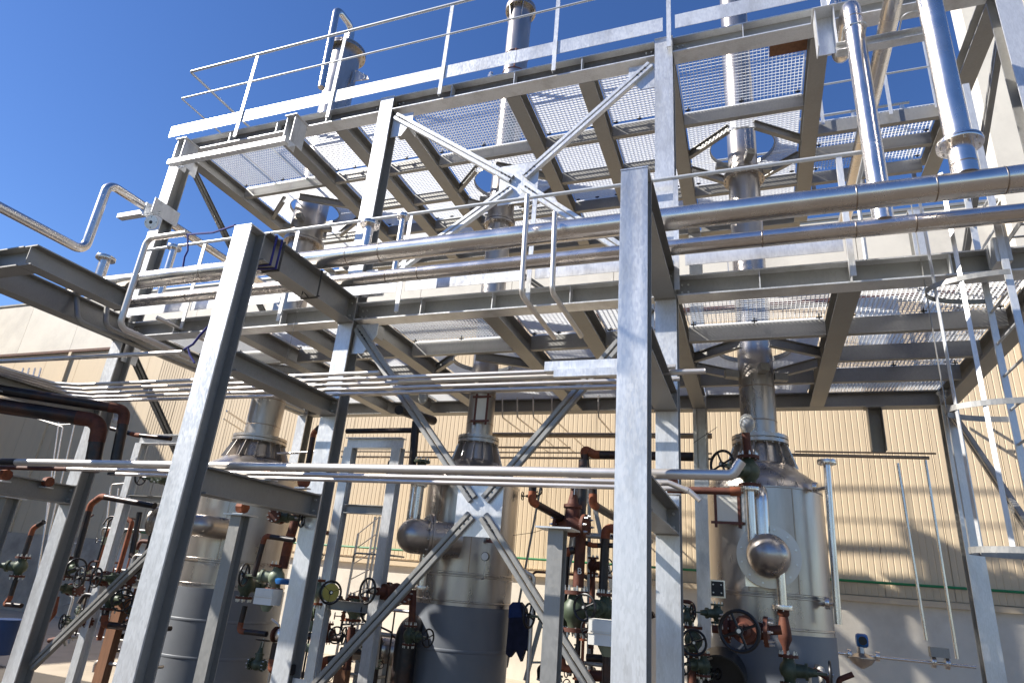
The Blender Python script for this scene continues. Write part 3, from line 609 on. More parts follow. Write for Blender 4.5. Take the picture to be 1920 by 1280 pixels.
# ------------------------------------------------------------------ process vessels with their towers
def vessel(label, x, y, rb, rn, z_band, ztop, rt, flz, tall_r, vcat='vessel'):
    t = thing('process_vessel', label, vcat, (x, y, 0))
    MB().lathe((x,y,0), (0,0,1), [(0, rb+.01), (z_band, rb+.01)], 72).build('painted_skirt', 'insul', t)
    sh = MB().lathe((x,y,0), (0,0,1), [(z_band+.001, rb), (2.86, rb)], 72).build('shell', 'inox_v', t)
    for k_, a_ in enumerate((-1.9, -1.1)):
        u_ = Vector((math.cos(a_), math.sin(a_), 0)); b_ = Vector((x, y, 0))+u_*(rb+.001)
        MB().obox(b_+Vector((0,0,z_band+.36)), b_+Vector((0,0,2.85)), .012, .004, u_).build('vertical_seam', 'bracket', sh)
    for z in (.45, .9):
        MB().lathe((x,y,0), (0,0,1), [(z-.02, rb+.0105), (z-.015, rb+.014), (z+.015, rb+.014), (z+.02, rb+.0105)], 72).build('skirt_band', 'insul', t)
    for z in (z_band+.05, z_band+.34, z_band+.37, 2.86):
        MB().lathe((x,y,0), (0,0,1), [(z-.012, rb+.0005), (z-.006, rb+.008), (z+.006, rb+.008), (z+.012, rb+.0005)], 72).build('band', 'inox_v', sh)
    dome = [(2.861, rb), (2.93, rb*.975), (3.0, rb*.9), (3.06, rb*.79), (3.11, rb*.66), (3.14, rn*1.9), (3.17, rn*1.75)]
    d = MB().lathe((x,y,0), (0,0,1), dome, 64).build('domed_head', 'inox_v', t)
    MB().lathe((x,y,0), (0,0,1), [(3.171, rn*1.7), (3.2, rn*1.35), (3.43, rn*1.18)], 48).build('neck_cone', 'inox_v', d)
    gs = MB()
    for i in range(14):
        a = 2*math.pi*i/14; c, s_ = math.cos(a), math.sin(a); u = Vector((c, s_, 0)); tt = Vector((-s_, c, 0))*.004
        b = Vector((x, y, 0))
        MBp = [b+u*rn*1.2+Vector((0,0,3.425))-tt, b+u*rn*1.5+Vector((0,0,3.425))-tt, b+u*rn*1.95+Vector((0,0,3.16))-tt, b+u*rn*1.4+Vector((0,0,3.16))-tt]
        MB().prism(MBp, tt*2).build('gusset', 'inox_v', d)
    fl = MB().lathe((x,y,0), (0,0,1), [(3.431, rn*1.55), (3.47, rn*1.55), (3.472, rn*1.42), (3.482, rn*1.42), (3.484, rn*1.55), (3.525, rn*1.55)], 48).build('main_flange', 'inox_v', t)
    boltset(fl, (x,y,3.478), (0,0,1), rn*1.42, 20, .013, .062, name='flange_bolt')
    c = MB().lathe((x,y,0), (0,0,1), [(3.526, rn), (flz-.04, rn)], 48).build('tower_shell', 'inox_v', t)
    for z in (3.7, 4.12, 5.2):
        MB().lathe((x,y,0), (0,0,1), [(z, rn+.0005), (z+.004, rn+.004), (z+.012, rn+.004), (z+.016, rn+.0005)], 48).build('weld_band', 'bracket', c)
    f2 = MB().lathe((x,y,0), (0,0,1), [(flz-.039, rn*1.32), (flz-.005, rn*1.32), (flz-.004, rn*1.2), (flz+.004, rn*1.2), (flz+.005, rn*1.32), (flz+.039, rn*1.32)], 48).build('upper_flange', 'inox_v', t)
    boltset(f2, (x,y,flz), (0,0,1), rn*1.2, 20, .011, .058, name='flange_bolt')
    c2 = MB().lathe((x,y,0), (0,0,1), [(flz+.04, tall_r), (ztop, tall_r)], 48).build('tower_shell', 'inox_v', t)
    MB().lathe((x,y,0), (0,0,1), [(8.9, tall_r+.0005), (8.904, tall_r+.004), (8.912, tall_r+.004), (8.916, tall_r+.0005)], 48).build('weld_band', 'bracket', c2)
    # guide lugs at the two platforms
    for z in (4.3, 7.38):
        for a in (0.3, 1.9, 3.45, 5.0):
            u = Vector((math.cos(a), math.sin(a), 0)); b = Vector((x,y,z)) + u*(rn+.01)
            MB().obox(b, b+u*.16, .10, .09, (0,0,1)).build('guide_lug', 'galv_dull_shaded', t)
    return t
v3 = vessel('stainless vessel at right below the ladder side, round bolted manhole facing the viewer', T3X, 8.0, .615, .205, 1.42, 12.0, .195, 7.2, .195)
v2 = vessel('stainless vessel in the middle behind the lower cross brace', -3.53, 8.0, .61, .185, 1.38, 11.42, .195, 6.95, .205)
v1 = vessel('broad stainless vessel at left behind the strapped column, with a side nozzle', -7.3, 8.0, .80, .265, 1.30, 11.42, .28, 7.05, .29)
# tower tops
def topflange(par, x, y, z, r, m='inox_v'):
    f = MB().lathe((x,y,0), (0,0,1), [(z, r*1.35), (z+.04, r*1.35), (z+.042, r*1.2), (z+.05, r*1.2), (z+.052, r*1.35), (z+.092, r*1.35)], 40).build('top_flange', m, par)
    boltset(f, (x,y,z+.046), (0,0,1), r*1.22, 16, .014, .065, m='yellow', name='flange_bolt')
topflange(v1, -7.3, 8.0, 11.42, .29)
topflange(v2, -3.53, 8.0, 11.42, .205)
for i in range(6):
    a = 2*math.pi*i/6; u = Vector((math.cos(a), math.sin(a), 0)); tt = Vector((-u.y, u.x, 0))*.005; b = Vector((-3.53, 8.0, 0))
    MB().prism([b+u*.206+Vector((0,0,11.419))-tt, b+u*.27+Vector((0,0,11.419))-tt, b+u*.206+Vector((0,0,11.12))-tt], tt*2).build('gusset', 'inox_v', v2)
MB().prism([(-6.96, 7.98, 10.95), (-6.65, 7.98, 10.72), (-6.6, 7.98, 10.62), (-6.96, 7.98, 10.66)], (0, .02, 0)).build('lifting_lug', 'inox_v', v1)
pipe('stainless U bend vent pipe on top of the left tower, open end hanging down', [[(-7.15, 7.85, 11.5), (-7.15, 7.85, 11.95), (-7.135,7.300,11.892), (-7.055,7.300,9.900)]], .066, bend=.16, seg=24)
MB()
nz = pipe('short flanged nozzle with a dark bore low on the middle tower above the upper deck', [[(-3.74, 7.85, 9.75), (-3.86, 7.72, 9.75)]], .05, flanges=[((-3.86, 7.72, 9.75), (-.7,-.7,0), .09)])
for (nm, X, Y, z0, z1, r, sp) in (('tower above the upper deck', -3.53, 8.0, 9.95, 10.35, .21, .7),):
    fr = thing('plate_holder', 'dark red strap frame round the middle %s' % nm, 'tag frame', (X, Y, z0))
    for z in (z0, z1): MB().ring((X, Y, z), (0,0,1), r, .008, 32, 6).build('strap', 'frame_red', fr)
    MB().box(X+.06, X+.085, Y-r-.016, Y-r+.004, z0, z1).build('upright', 'frame_red', fr)
def tagframe(label, x, y, z, w, h, ring_r=None, plate=True, over=.05):
    t = thing('plate_holder', label, 'tag frame', (x, y, z), 'red-brown tag frames on the vessels')
    for s in (-1, 1): MB().box(x+s*w/2-.014, x+s*w/2+.014, y-.012, y, z-h/2-over, z+h/2+over).build('upright', 'frame_red', t)
    for s in (-1, 1): MB().box(x-w/2-over, x+w/2+over, y-.026, y-.0125, z+s*h/2-.014, z+s*h/2+.014).build('crossbar', 'frame_red', t)
    if plate: MB().box(x-w/2+.015, x+w/2-.015, y-.006, y-.002, z-h/2+.015, z+h/2-.015).build('plate', 'whitep', t)
    return t
tagframe('red-brown frame holding a pale plate on the left shoulder of the right vessel', -.27, 7.43, 2.63, .24, .33)
tagframe('red-brown frame on the neck of the middle tower above its main flange', -3.44, 7.79, 3.88, .17, .34)
vb = thing('tag_bracket', 'vertical red-brown bracket on the middle vessel right of the brace plate', 'tag bracket', (-3.1, 7.4, 2.3))
MB().box(-3.05, -3.02, 7.53, 7.55, 2.12, 2.62).build('upright', 'frame_red', vb); MB().box(-3.08, -2.99, 7.515, 7.529, 2.58, 2.62).box(-3.08, -2.99, 7.515, 7.529, 2.12, 2.16).build('crossbar', 'frame_red', vb)

def manhole(label, c, ax, rball, rfl, L, n=12, top=None):
    t = thing('manhole_nozzle', label, 'manhole', c); c = Vector(c); ax = Vector(ax).normalized()
    MB().lathe(c - ax*L, ax, [(0, rball*.98), (L-rball*.7-.06, rball*.98)], 40).build('nozzle_neck', 'inox_v', t)
    f = MB().lathe(c - ax*(rball*.7+.06), ax, [(0, rfl), (.025, rfl), (.026, rfl*.93), (.034, rfl*.93), (.035, rfl), (.06, rfl)], 48).build('flange_ring', 'inox_v', t)
    boltset(f, c - ax*(rball*.7+.03), ax, rfl*.87, n, .016, .055, name='flange_bolt')
    prof = [(0, rball)] + [(rball*math.sin(a), rball*math.cos(a)) for a in [i*math.pi/2/10 for i in range(1, 11)]]
    prof = [(-rball*.7, rball)] + prof
    MB().lathe(c, ax, prof, 48).build('dished_cover', 'inox_v', t)
    return t
mc = Vector((0.112,7.050,2.134))
manhole('round bolted manhole with a polished domed cover on the right vessel', mc, (-.02,-1,0), .205, .305, .6, 12)
pipe('stainless pipe standing up from the right manhole cover into the green valve', [[mc+Vector((-.14, .02, .12)), mc+Vector((-.14, .02, .62))]], .042, flanges=[(mc+Vector((-.14,.02,.64)), (0,0,1), .1)])
pipe('stainless pipe dropping from the right manhole cover to the dark red valve body', [[mc+Vector((.1, .04, -.12)), mc+Vector((.1, .04, -.46))]], .042, flanges=[(mc+Vector((.1,.04,-.47)), (0,0,1), .095)])
pipe('bent stainless vent on the right vessel just above the manhole', [[(.06, 7.6, 2.98-.2), (.06, 7.2, 2.78), (.06, 7.2, 2.2)]], .085, bend=.12, seg=24)
m2 = Vector((-3.773,6.950,2.111))
manhole('domed manhole sticking out to the left of the middle vessel', m2, (-.78,-.62,0), .20, .27, .55, 12)
MB_ = MB().prism([m2+Vector((-.34,-.06,.08)), m2+Vector((-.34,-.06,-.08)), m2+Vector((-.22,-.2,-.08)), m2+Vector((-.22,-.2,.08))], (.03,.03,0)).build('name_plate', 'whitep'); tag(MB_, 'small rectangular plate fixed on the domed cover left of the middle vessel', 'plate')
pipe('stainless pipe rising from the left-pointing manhole to the valve above it', [[m2+Vector((-.03,.02,.18)), m2+Vector((-.03,.02,.58))]], .045, flanges=[(m2+Vector((-.03,.02,.6)), (0,0,1), .1)])
pipe('bent stainless vent on the left front of the middle vessel', [[(-3.75, 7.5, 2.87), (-3.92, 7.15, 2.87), (-3.92, 7.15, 2.2)]], .085, bend=.14, seg=24)
pipe('stainless pipe with a boxed bottom under the left-pointing manhole', [[m2+Vector((.12,.1,-.15)), m2+Vector((.12,.1,-.55))]], .05, flanges=[(m2+Vector((.12,.1,-.56)), (0,0,1), .1)])
pipe('wide side nozzle of the left vessel, partly behind the strapped column', [[(-6.9, 7.5, 2.08), (-6.9, 6.9, 2.08), (-7.6, 6.75, 2.08)]], .14, m='inox_v', bend=.05, seg=32, flanges=[((-7.6, 6.75, 2.08), (-1,-.2,0), .2)])
pr_ = thing('side_port', 'square black and steel inspection port at the lower left of the right vessel', 'port', (-0.397,7.350,1.793))
o_ = Vector((-0.394,7.300,1.793)); MB().box(o_.x-.06, o_.x+.06, o_.y, o_.y+.06, o_.z-.07, o_.z+.07).build('port_body', 'black', pr_)
MB().box(o_.x-.075, o_.x+.075, o_.y+.061, o_.y+.07, o_.z-.085, o_.z+.085).build('port_plate', 'inox', pr_); boltset(pr_, o_, (0,1,0), .055, 4, .008, .012)

# level gauge pipe beside the right vessel
pipe('vertical level pipe with a cap flange standing right of the right vessel', [[(0.755,7.500,3.134), (0.718,7.500,1.554)]], .035, m='inox', flanges=[((0.756,7.500,3.145), (0,0,1), .095)], seg=18)
pipe('upper short branch joining the level pipe to the right vessel', [[(.55, 7.72, 2.86), (0.763,7.500,2.887)]], .018, m='inox', flanges=[((0.624,7.550,2.886), (1,-.2,0), .055)], seg=12)
pipe('lower short branch joining the level pipe to the right vessel', [[(.55, 7.72, 1.72), (0.726,7.500,1.738)]], .018, m='inox', flanges=[((0.645,7.550,1.742), (1,-.2,0), .06)], seg=12)

# ------------------------------------------------------------------ valves
def valve_proto(body_m, hw_m, fl_m, name='globe_valve', center=None):
    t = bpy.data.objects.new(name, None); C.objects.link(t); t.location = (0,0,0); OFF[t.name] = Vector((0,0,0))
    b = MB().lathe((0,0,-.1), (0,0,1), [(0,.045),(.03,.05),(.06,.075),(.1,.085),(.14,.075),(.17,.05),(.2,.045)], 24).lathe((.03,0,0), (1,0,0), [(0,.06),(.1,.055),(.101,.07),(.125,.07),(.126,.045),(.17,.035),(.2,.03)], 20).build('valve_body', body_m, t)
    for s in (-1, 1):
        f = MB().lathe((0,0,s*.112-.012), (0,0,1), [(0,.085),(.024,.085)], 24).build('flange', fl_m, t)
        bolts(MB(), (0,0,s*.125), (0,0,1), .07, 8, .009, .03).build('bolt', 'bolt', f, kind='stuff')
    MB().tube([(.231,0,0),(.36,0,0)], .012, 8).build('stem', 'bolt', t)
    yk = MB(); yk.obox((.2,.03,0),(.31,.018,0), .012, .02); yk.obox((.2,-.03,0),(.31,-.018,0), .012, .02); yk.build('yoke', body_m, t)
    hw = MB().ring((.335,0,0), (1,0,0), .105, .011, 30, 8)
    for i in range(4 if center is None else 3):
        a = i*2*math.pi/(4 if center is None else 3) + .4; hw.tube([(.335, .015*math.cos(a), .015*math.sin(a)), (.335, .1*math.cos(a), .1*math.sin(a))], .008, 6)
    hw.lathe((.32,0,0), (1,0,0), [(0,.022),(.03,.022)], 12)
    h = hw.build('handwheel', hw_m, t)
    if center: MB().lathe((.338,0,0), (1,0,0), [(0,.085),(.004,.085)], 24).build('wheel_disc', center, h)
    return t
def proto_kids(t): return [(c, kids(c)) for c in kids(t)]
def orient(stem, pa):
    x = Vector(stem).normalized(); z = Vector(pa); z = (z - x*z.dot(x)).normalized(); y = z.cross(x)
    return Matrix((x, y, z)).transposed()
used = {}
protos = {}
def valve(kind, label, p, stem, pa=(0,0,1), s=1.0):
    if kind not in protos:
        args = {'green': ('green','black','rustdark'), 'lt': ('greenlt','black','rust'), 'dark': ('green','black','green'), 'red': ('rustdark','black','rustdark'), 'yel': ('greenlt','black','rust','globe_valve','yellow')}[kind]
        protos[kind] = valve_proto(*args); mk = proto_kids(protos[kind]); used[kind] = mk; r = protos[kind]; first_ = True
    else: first_ = False
    mw = Matrix.Translation(Vector(p)) @ orient(stem, pa).to_4x4() @ Matrix.Scale(s, 4)
    if first_: r.matrix_world = mw
    else: r = dup(protos[kind], mw, label, km=used[kind])
    r['category'] = 'valve'; r['label'] = label; r['group'] = 'handwheel valves among the pipework'
    return r
VR = m2+Vector((-.03,.02,.75))
valve('dark', 'dark green valve above the left-pointing manhole of the middle vessel', VR, (-1,-.25,0), s=1.15)
valve('green', 'olive green valve with a black handwheel above the round manhole of the right vessel', mc+Vector((-.14,.02,.82)), (-.55,-.8,0), s=1.3)
valve('lt', 'grey green valve whose spoked wheel stands clear between the middle columns', (-4.393,6.900,1.268), (.9,-.5,0), s=1.1)
valve('red', 'rusty red flanged valve with its handwheel facing the viewer left of the middle vessel', (-3.828,6.800,1.483), (-.35,-1,0), (1,0,0), s=1.2)
valve('green', 'dark valve low in front of the grey skirt of the middle vessel', (-3.693,7.000,1.051), (1,-.3,0), s=.85)
valve('yel', 'valve whose wheel has a yellow disc, beside the tall column left of centre', (-4.690,6.600,1.413), (.8,-.6,.05), s=1.1)
valve('lt', 'pale green valve above the blue flange in front of the left vessel', (-5.012,6.200,1.535), (-1,-.3,0), s=1.1)
valve('green', 'boxy green valve body on the bent rusty loop in front of the left vessel', (-5.482,6.300,1.414), (.2,1,0), s=1.1)
valve('dark', 'black valve under the low pipes just left of the strapped column', (-7.535,6.600,2.645), (-1,-.2,0), (0,1,0), s=1.0)
valve('green', 'valve with a round wheel facing left at the far left edge', (-8.855,6.000,1.387), (-1,-.6,0), s=1.0)
valve('green', 'green valve with a black wheel right of the leftmost tall column', (-8.401,6.300,1.432), (1,-.4,0), s=1.05)
valve('red', 'red valve with its wheel facing out beside the lower left brace', (-7.499,6.200,1.342), (-.2,-1,0), (1,0,0), s=1.05)
valve('green', 'upper of two green valves touching the lower half of the strapped column', (-7.263,6.200,1.359), (-.15,-1,0), (1,0,0), s=1.0)
valve('green', 'lower green valve with a small wheel beside the strapped column', (-7.368,6.200,1.138), (1,-.4,0), s=1.1)
valve('red', 'rusty red gate valve with a flat horizontal wheel above the capped post', (-1.503,5.600,2.184), (0,.05,1), (1,-.2,0), s=1.15)
valve('green', 'tall green valve body below the rusty riser left of the broad right column', (-1.521,5.900,1.491), (1,.4,0), s=1.35)
valve('dark', 'small green valve beside the tall green valve body, wheel to the left', (-1.699,6.100,1.407), (-1,.2,0), s=1.0)
valve('green', 'black wheeled valve above the white box beside the broad right column', (-1.209,5.700,1.539), (-.35,-1,0), s=.95)
valve('green', 'green valve with a yellow-topped neighbour between the tall column and right vessel', (-0.599,6.800,1.310), (.1,-1,0), s=1.0)
valve('dark', 'valve with a square bonnet seen between the rear column and the tall column at right', (-0.682,7.200,1.491), (-.8,-.8,0), s=.8)
valve('red', 'dark red valve with the large wheel facing the viewer below the right manhole', (-0.119,6.700,1.450), (-.1,-1,0), (1,0,0), s=1.5)
valve('green', 'lowest right valve with its wheel edge-on beside the grey skirt', (0.224,6.900,1.146), (1,-.1,0), s=1.0)
valve('green', 'olive valve hanging under the lowest rack beam beside the rusty riser', (-4.666,5.600,2.133), (1,.3,0), (1,0,0), s=.8)
valve('dark', 'small black valve on the thin conduit right of the middle vessel', (-2.729,8.200,2.786), (-1,0,0), s=.5)
rv = MB().lathe(mc+Vector((.1,.04,-1.05)), (0,0,1), [(0,.022),(.24,.03),(.3,.06),(.36,.06),(.5,.04),(.52,.055),(.56,.055)], 24).build('valve_body', 'rustdark'); tag(rv, 'dark red tapered strainer body hanging below the right manhole', 'strainer')

# ------------------------------------------------------------------ black and rust pipework
def dark(label, pts, r=.035, bend=None, elbow='rust', m='pipe_dark', **k): return pipe(label, [pts], r, m=m, bend=bend or r*2.6, elbow=elbow, seg=14, **k)
dark('thick black pipe slanting in from the left edge to a rusty elbow', [(-9.4, 3.2, 3.10), (-7.28, 5.3, 3.10), (-7.24, 5.35, 2.5)], .085, elbow='rustdark')
dark('second black pipe above the thick one at the left edge, rusty elbow down', [(-9.0, 3.6, 3.28), (-7.12, 5.45, 3.28), (-7.07, 5.5, 2.5)], .06, elbow='rustdark')
tee = MB().lathe((-7.95,4.25,3.42), (1,.2,0), [(0,.09),(.04,.09),(.041,.06),(.1,.06)], 22).build('flange', 'rust'); tag(tee, 'rust orange flange end at the far left edge above the thick black pipe', 'flange')
dark('rusty branch running from the left elbows towards the left portal frame', [(-8.519,6.300,3.290), (-7.890,6.300,3.173), (-7.241,6.300,3.121)], .03)
dark('black riser with a rusty hook top left of the left portal post', [(-8.306,6.300,1.484), (-8.344,6.300,2.228), (-8.192,6.300,2.338), (-7.199,6.300,2.247)], .04)
dark('rusty hooked pipe with a dark stem at the far left', [(-8.999,6.100,1.495), (-9.004,6.100,1.865), (-8.842,6.100,1.955)], .032)
dark('rusty drop pipe bending right at the lower far left', [(-8.854,6.000,1.271), (-8.853,6.000,1.005), (-8.898,6.000,0.939), (-8.602,6.000,0.945)], .03)
dark('curved rusty hook under the green valve right of the leftmost column', [(-8.426,6.300,1.068), (-8.389,6.300,0.870), (-8.473,6.300,0.763)], .024, m='rust')
dark('dark elbow pipe meeting the lower left valves from below', [(-7.418,6.200,1.044), (-7.376,6.200,0.840), (-6.985,6.200,0.847)], .04)
dark('dark vertical line above the lower small wheel left of the strapped column', [(-7.778,6.600,2.183), (-7.705,6.600,1.605)], .035)
dark('bent rusty loop left of the white box in front of the left vessel', [(-4.630,5.900,1.926), (-5.027,5.900,1.950), (-5.062,5.900,1.531)], .028)
dark('rusty loop turning right below the boxy green valve', [(-5.093,5.900,1.237), (-5.107,5.900,0.993), (-4.749,5.900,0.997)], .028)
dark('thick rusty riser rising behind the lowest rack beam near the pale green valve', [(-4.880,6.200,2.303), (-4.941,6.200,1.890), (-4.950,6.200,1.634)], .052, m='rustdark')
dark('black pipe dropping to a big rusty elbow below the glass ball valve', [(-4.596,5.900,0.928), (-4.598,5.900,0.758), (-4.590,5.900,0.701), (-4.346,5.900,0.714)], .05)
dark('dark stem between the valve and the drum at the foot of the middle columns', [(-4.390,6.900,1.071), (-4.374,6.900,0.634)], .045, m='rustdark')
dark('black vertical pipe coming down to the valve left of the middle vessel', [(-3.979,7.000,3.505), (-3.943,7.000,2.862)], .05)
dark('black horizontal line with rusty elbow under the middle platform', [(-5.742,7.400,3.547), (-5.831,7.400,3.455), (-5.813,7.400,2.755)], .04)
dark('horizontal black pipe behind the lower cross brace at portal height', [(-5.138,7.200,3.434), (-3.920,7.200,3.443)], .035, elbow=None)
dark('black stub pipe with a rounded end pointing at the viewer by the middle neck', [(-3.95, 7.4, 3.62), (-3.95, 6.5, 3.52)], .06, elbow=None)
dark('orange and black offset pipe dropping from the low pipes to the red gate valve', [(-1.665,4.950,2.463), (-1.667,4.950,2.293), (-1.588,5.600,2.240)], .032)
dark('second orange offset pipe dropping beside the broad right column', [(-1.171,4.950,2.453), (-1.166,4.950,2.289), (-1.138,5.600,2.276)], .032)
dark('long black and rust riser left of the broad right column', [(-1.497,5.900,2.821), (-1.500,5.900,2.146), (-1.505,5.900,1.689)], .045, elbow=None)
dark('rusty lower half of the long riser, lettered B', [(-1.485,5.880,2.262), (-1.495,5.880,1.689)], .048, elbow=None, m='rustdark')
dark('rusty hooked pipe left of the long riser', [(-1.544,5.900,2.004), (-1.623,5.900,1.981), (-1.631,5.900,1.547)], .035)
dark('black elbowed pipe right of the long riser reaching behind the broad column', [(-1.076,5.900,2.203), (-1.265,5.900,2.204), (-1.278,5.900,1.619)], .04)
dark('rusty loop at the foot of the green valves left of the broad right column', [(-1.640,5.900,1.181), (-1.604,5.900,1.031), (-1.399,5.900,1.042)], .03)
dark('black crosswise pipe joining the two risers left of the broad column', [(-1.467,5.900,2.073), (-1.378,5.900,2.050), (-1.194,5.900,2.060)], .022)
dark('black pipe with an orange rounded elbow left of the broad column at platform shade', [(-1.628,6.600,2.664), (-1.667,6.600,3.074), (-1.555,6.600,3.018), (-0.543,6.600,3.005)], .045)
dark('vertical dark red pipe feeding the olive valve of the right vessel', [mc+Vector((-.15,0,1.22)), mc+Vector((-.14,.02,1.0))], .042, elbow=None, m='rustdark')
dark('rusty thin stem with black base right of the tall column near the ground', [(-0.602,6.800,1.196), (-0.617,6.800,0.950)], .035, elbow=None, m='rustdark')
txt = bpy.data.curves.new('letter_mark', 'FONT'); txt.body = 'B'; txt.size = .075; txt.extrude = .001
to = bpy.data.objects.new('letter_mark', txt); bpy.context.scene.collection.objects.link(to); to.data.materials.append(M['whitep'])
bpy.context.view_layer.update(); dg = bpy.context.evaluated_depsgraph_get(); me_ = bpy.data.meshes.new_from_object(to.evaluated_get(dg)); bpy.data.objects.remove(to)
lm = bpy.data.objects.new('letter_mark', me_); C.objects.link(lm); lm.location = Vector((-1.495,5.820,1.798)); lm.rotation_euler = (R_(90), 0, 0); tag(lm, 'small white letter B on the rusty riser left of the broad column', 'lettering')
for i, (p, dx) in enumerate((((-7.539,4.600,2.387), 0), ((-7.733,5.000,2.308), 0), ((-4.599,5.100,2.487), 0), ((-4.237,5.350,2.432), 0), ((-4.587,5.000,2.129), 0))):
    pass
def saddle(label, p):
    t = thing('pipe_saddle', label, 'pipe support', p, 'rust orange pipe saddles'); p = Vector(p)
    MB().lathe(p+Vector((-.035,0,0)), (1,0,0), [(0,.06),(.07,.06)], 8).build('saddle_plate', 'rust', t)
    MB().box(p.x-.06, p.x+.06, p.y-.05, p.y+.05, p.z-.075, p.z-.061).build('saddle_foot', 'galv', t)
saddle('orange saddle on the lowest rack beam at the very left edge', (-7.654,4.700,2.346))
saddle('orange saddle on the lowest rack beam just left of the leftmost tall column', (-7.982,5.400,2.382))
saddle('orange saddle standing on the lowest rack beam nearest the strapped column', (-4.259,4.900,2.467))
saddle('orange saddle at the far end of the lowest rack beam by the tall column', (-4.180,5.300,2.457))
saddle('dark orange saddle on top of the post in front of the left vessel', (-4.594,5.000,2.153))
saddle('orange saddle under the end of the broad right column rack beam', (-0.610,5.400,2.520))

# ------------------------------------------------------------------ posts with plates
def post(label, p, zt, w=.1, m='galv_dull_shaded', pl=.12):
    t = thing('support_post', label, 'post', (p[0], p[1], 0), 'posts with cap plates')
    x, y = p[0], p[1]
    MB().box(x-w/2, x+w/2, y-w/2, y-w/2+.009, 0, zt).build('front_flange', m, t); MB().box(x-w/2, x+w/2, y+w/2-.009, y+w/2, 0, zt).build('rear_flange', m, t)
    MB().box(x-.004, x+.004, y-w/2+.01, y+w/2-.01, 0, zt).build('web', m, t); MB().box(x-pl, x+pl, y-pl, y+pl, zt+.001, zt+.013).build('cap_plate', 'galv', t)
post('post with a wide cap plate left of the broad right column carrying the rusty valve', (-1.423,4.900,2.081), 2.08, .12, pl=.14)
post('post with a cap plate in front of the left vessel, right of the strapped column', (-4.500,4.900,2.070), 2.06, .12, pl=.11)
post('shaded post with a cap plate at the far left edge', (-7.778,4.900,2.038), 2.12, .14)
def portal(label, x0, x1, y, zt):
    t = thing('portal_frame', label, 'pipe frame', ((x0+x1)/2, y, 0), 'low pipe support frames near the vessels')
    for i, x in enumerate((x0, x1)):
        MB().ibeam((x, y, 0), (x, y, zt-.13), .12, .12, .01, .008, (0,1,0)).build('leg', 'galv', t)
    MB().ibeam((x0-.06, y, zt-.065), (x1+.06, y, zt-.065), .13, .12, .01, .008).build('lintel', 'galv', t)
    MB().ibeam((x0+.07, y, 2.35), (x1-.07, y, 2.35), .1, .1, .008, .006).build('lintel', 'galv_dull_shaded', t)
    MB().ibeam((x0+.07, y, 1.3), (x1-.07, y, 1.3), .1, .1, .008, .006).build('lintel', 'galv_dull_shaded', t)
portal('pipe support frame between the tall column left of centre and the middle vessel', -4.62, -3.95, 6.62, 3.2)
portal('pipe support frame at left between the leftmost and strapped columns', -8.1, -7.2, 6.6, 3.24)

# ------------------------------------------------------------------ instruments
def box_inst(label, p, s):
    t = thing('control_box', label, 'instrument', p, 'white valve positioner boxes'); p = Vector(p)
    MB().box(p.x-s, p.x+s, p.y-s*.7, p.y+s*.7, p.z-s*.68, p.z+s*.68).build('housing', 'whitep', t)
    MB().box(p.x-s*1.03, p.x+s*1.03, p.y-s*.74, p.y-s*.701, p.z-s*.1, p.z-s*.04).build('seam_strip', 'plinth', t)
    MB().box(p.x-s*.96, p.x+s*.96, p.y-s*.76, p.y-s*.741, p.z+s*.05, p.z+s*.62).build('front_cover', 'whitep', t)
    MB().lathe(p-Vector((0,0,s*1.25)), (0,0,1), [(0,s*.3),(s*.55,s*.6)], 16).build('yoke', 'greenlt', t)
box_inst('white control box beside the tall column in front of the left vessel', (-4.700,5.750,1.355), .11)
box_inst('white control box half hidden by the broad right column', (-1.079,5.200,1.383), .13)
bf = MB().lathe((-4.873,6.200,1.473), (0,0,1), [(0,.10),(.03,.115),(.05,.115),(.06,.09)], 28).build('actuator_cover', 'bluep'); tag(bf, 'bright blue round actuator cover behind the white control box', 'actuator')
sg = thing('sight_ball', 'shiny round sight glass valve below the white control box at left', 'valve', (-4.550,5.900,1.006))
p_ = Vector((-4.563,5.900,1.005)); MB().lathe(p_-Vector((0,.06,0)), (0,1,0), [(0,.03),(.02,.06),(.06,.075),(.1,.06),(.12,.03)], 24).build('ball', 'inox', sg)
for s in (-1,1): MB().lathe(p_+Vector((s*.075-.008,0,0)), (1,0,0), [(0,.075),(.016,.075)], 20).build('flange', 'rustdark', sg)
tr = thing('flow_transmitter', 'blue and grey transmitter head above a bowl body at the lower right wall', 'instrument', (1.082,9.000,1.301))
q_ = Vector((1.091,9.000,1.386)); MB().lathe(q_-Vector((.06,0,0)), (1,0,0), [(0,.06),(.02,.075),(.1,.075),(.12,.06)], 24).build('head', 'bluep', tr)
MB().lathe(q_+Vector((0,-.075,0)), (0,1,0), [(0,.045),(.03,.05)], 20).build('dial', 'black', tr)
qb = Vector((1.070,9.000,1.183)); MB().lathe(qb-Vector((0,0,.09)), (0,0,1), [(0,.02),(.05,.10),(.11,.15),(.12,.15),(.16,.04),(.24,.03)], 24).build('bowl', 'inox_v', tr)
pipe('thin steel line through the transmitter at the foot of the hall wall, lower right', [[(0.766,9.000,1.229), (2.177,9.000,1.229)]], .016, seg=10, flanges=[((0.944,9.000,1.231), (1,0,-.1), .05), ((1.232,9.000,1.234), (1,0,-.1), .05), ((1.780,9.000,1.238), (1,0,-.1), .06), ((1.911,9.000,1.236), (1,0,-.1), .06)])
ab = MB().box(*[v for v in (Vector((1.845,9.000,1.341)).x-.09, Vector((1.845,9.000,1.341)).x+.09)], 8.93, 9.05, Vector((1.845,9.000,1.341)).z-.05, Vector((1.845,9.000,1.341)).z+.05).build('actuator', 'galv_dull_shaded'); tag(ab, 'small grey actuator block on the thin line at the lower right', 'actuator')
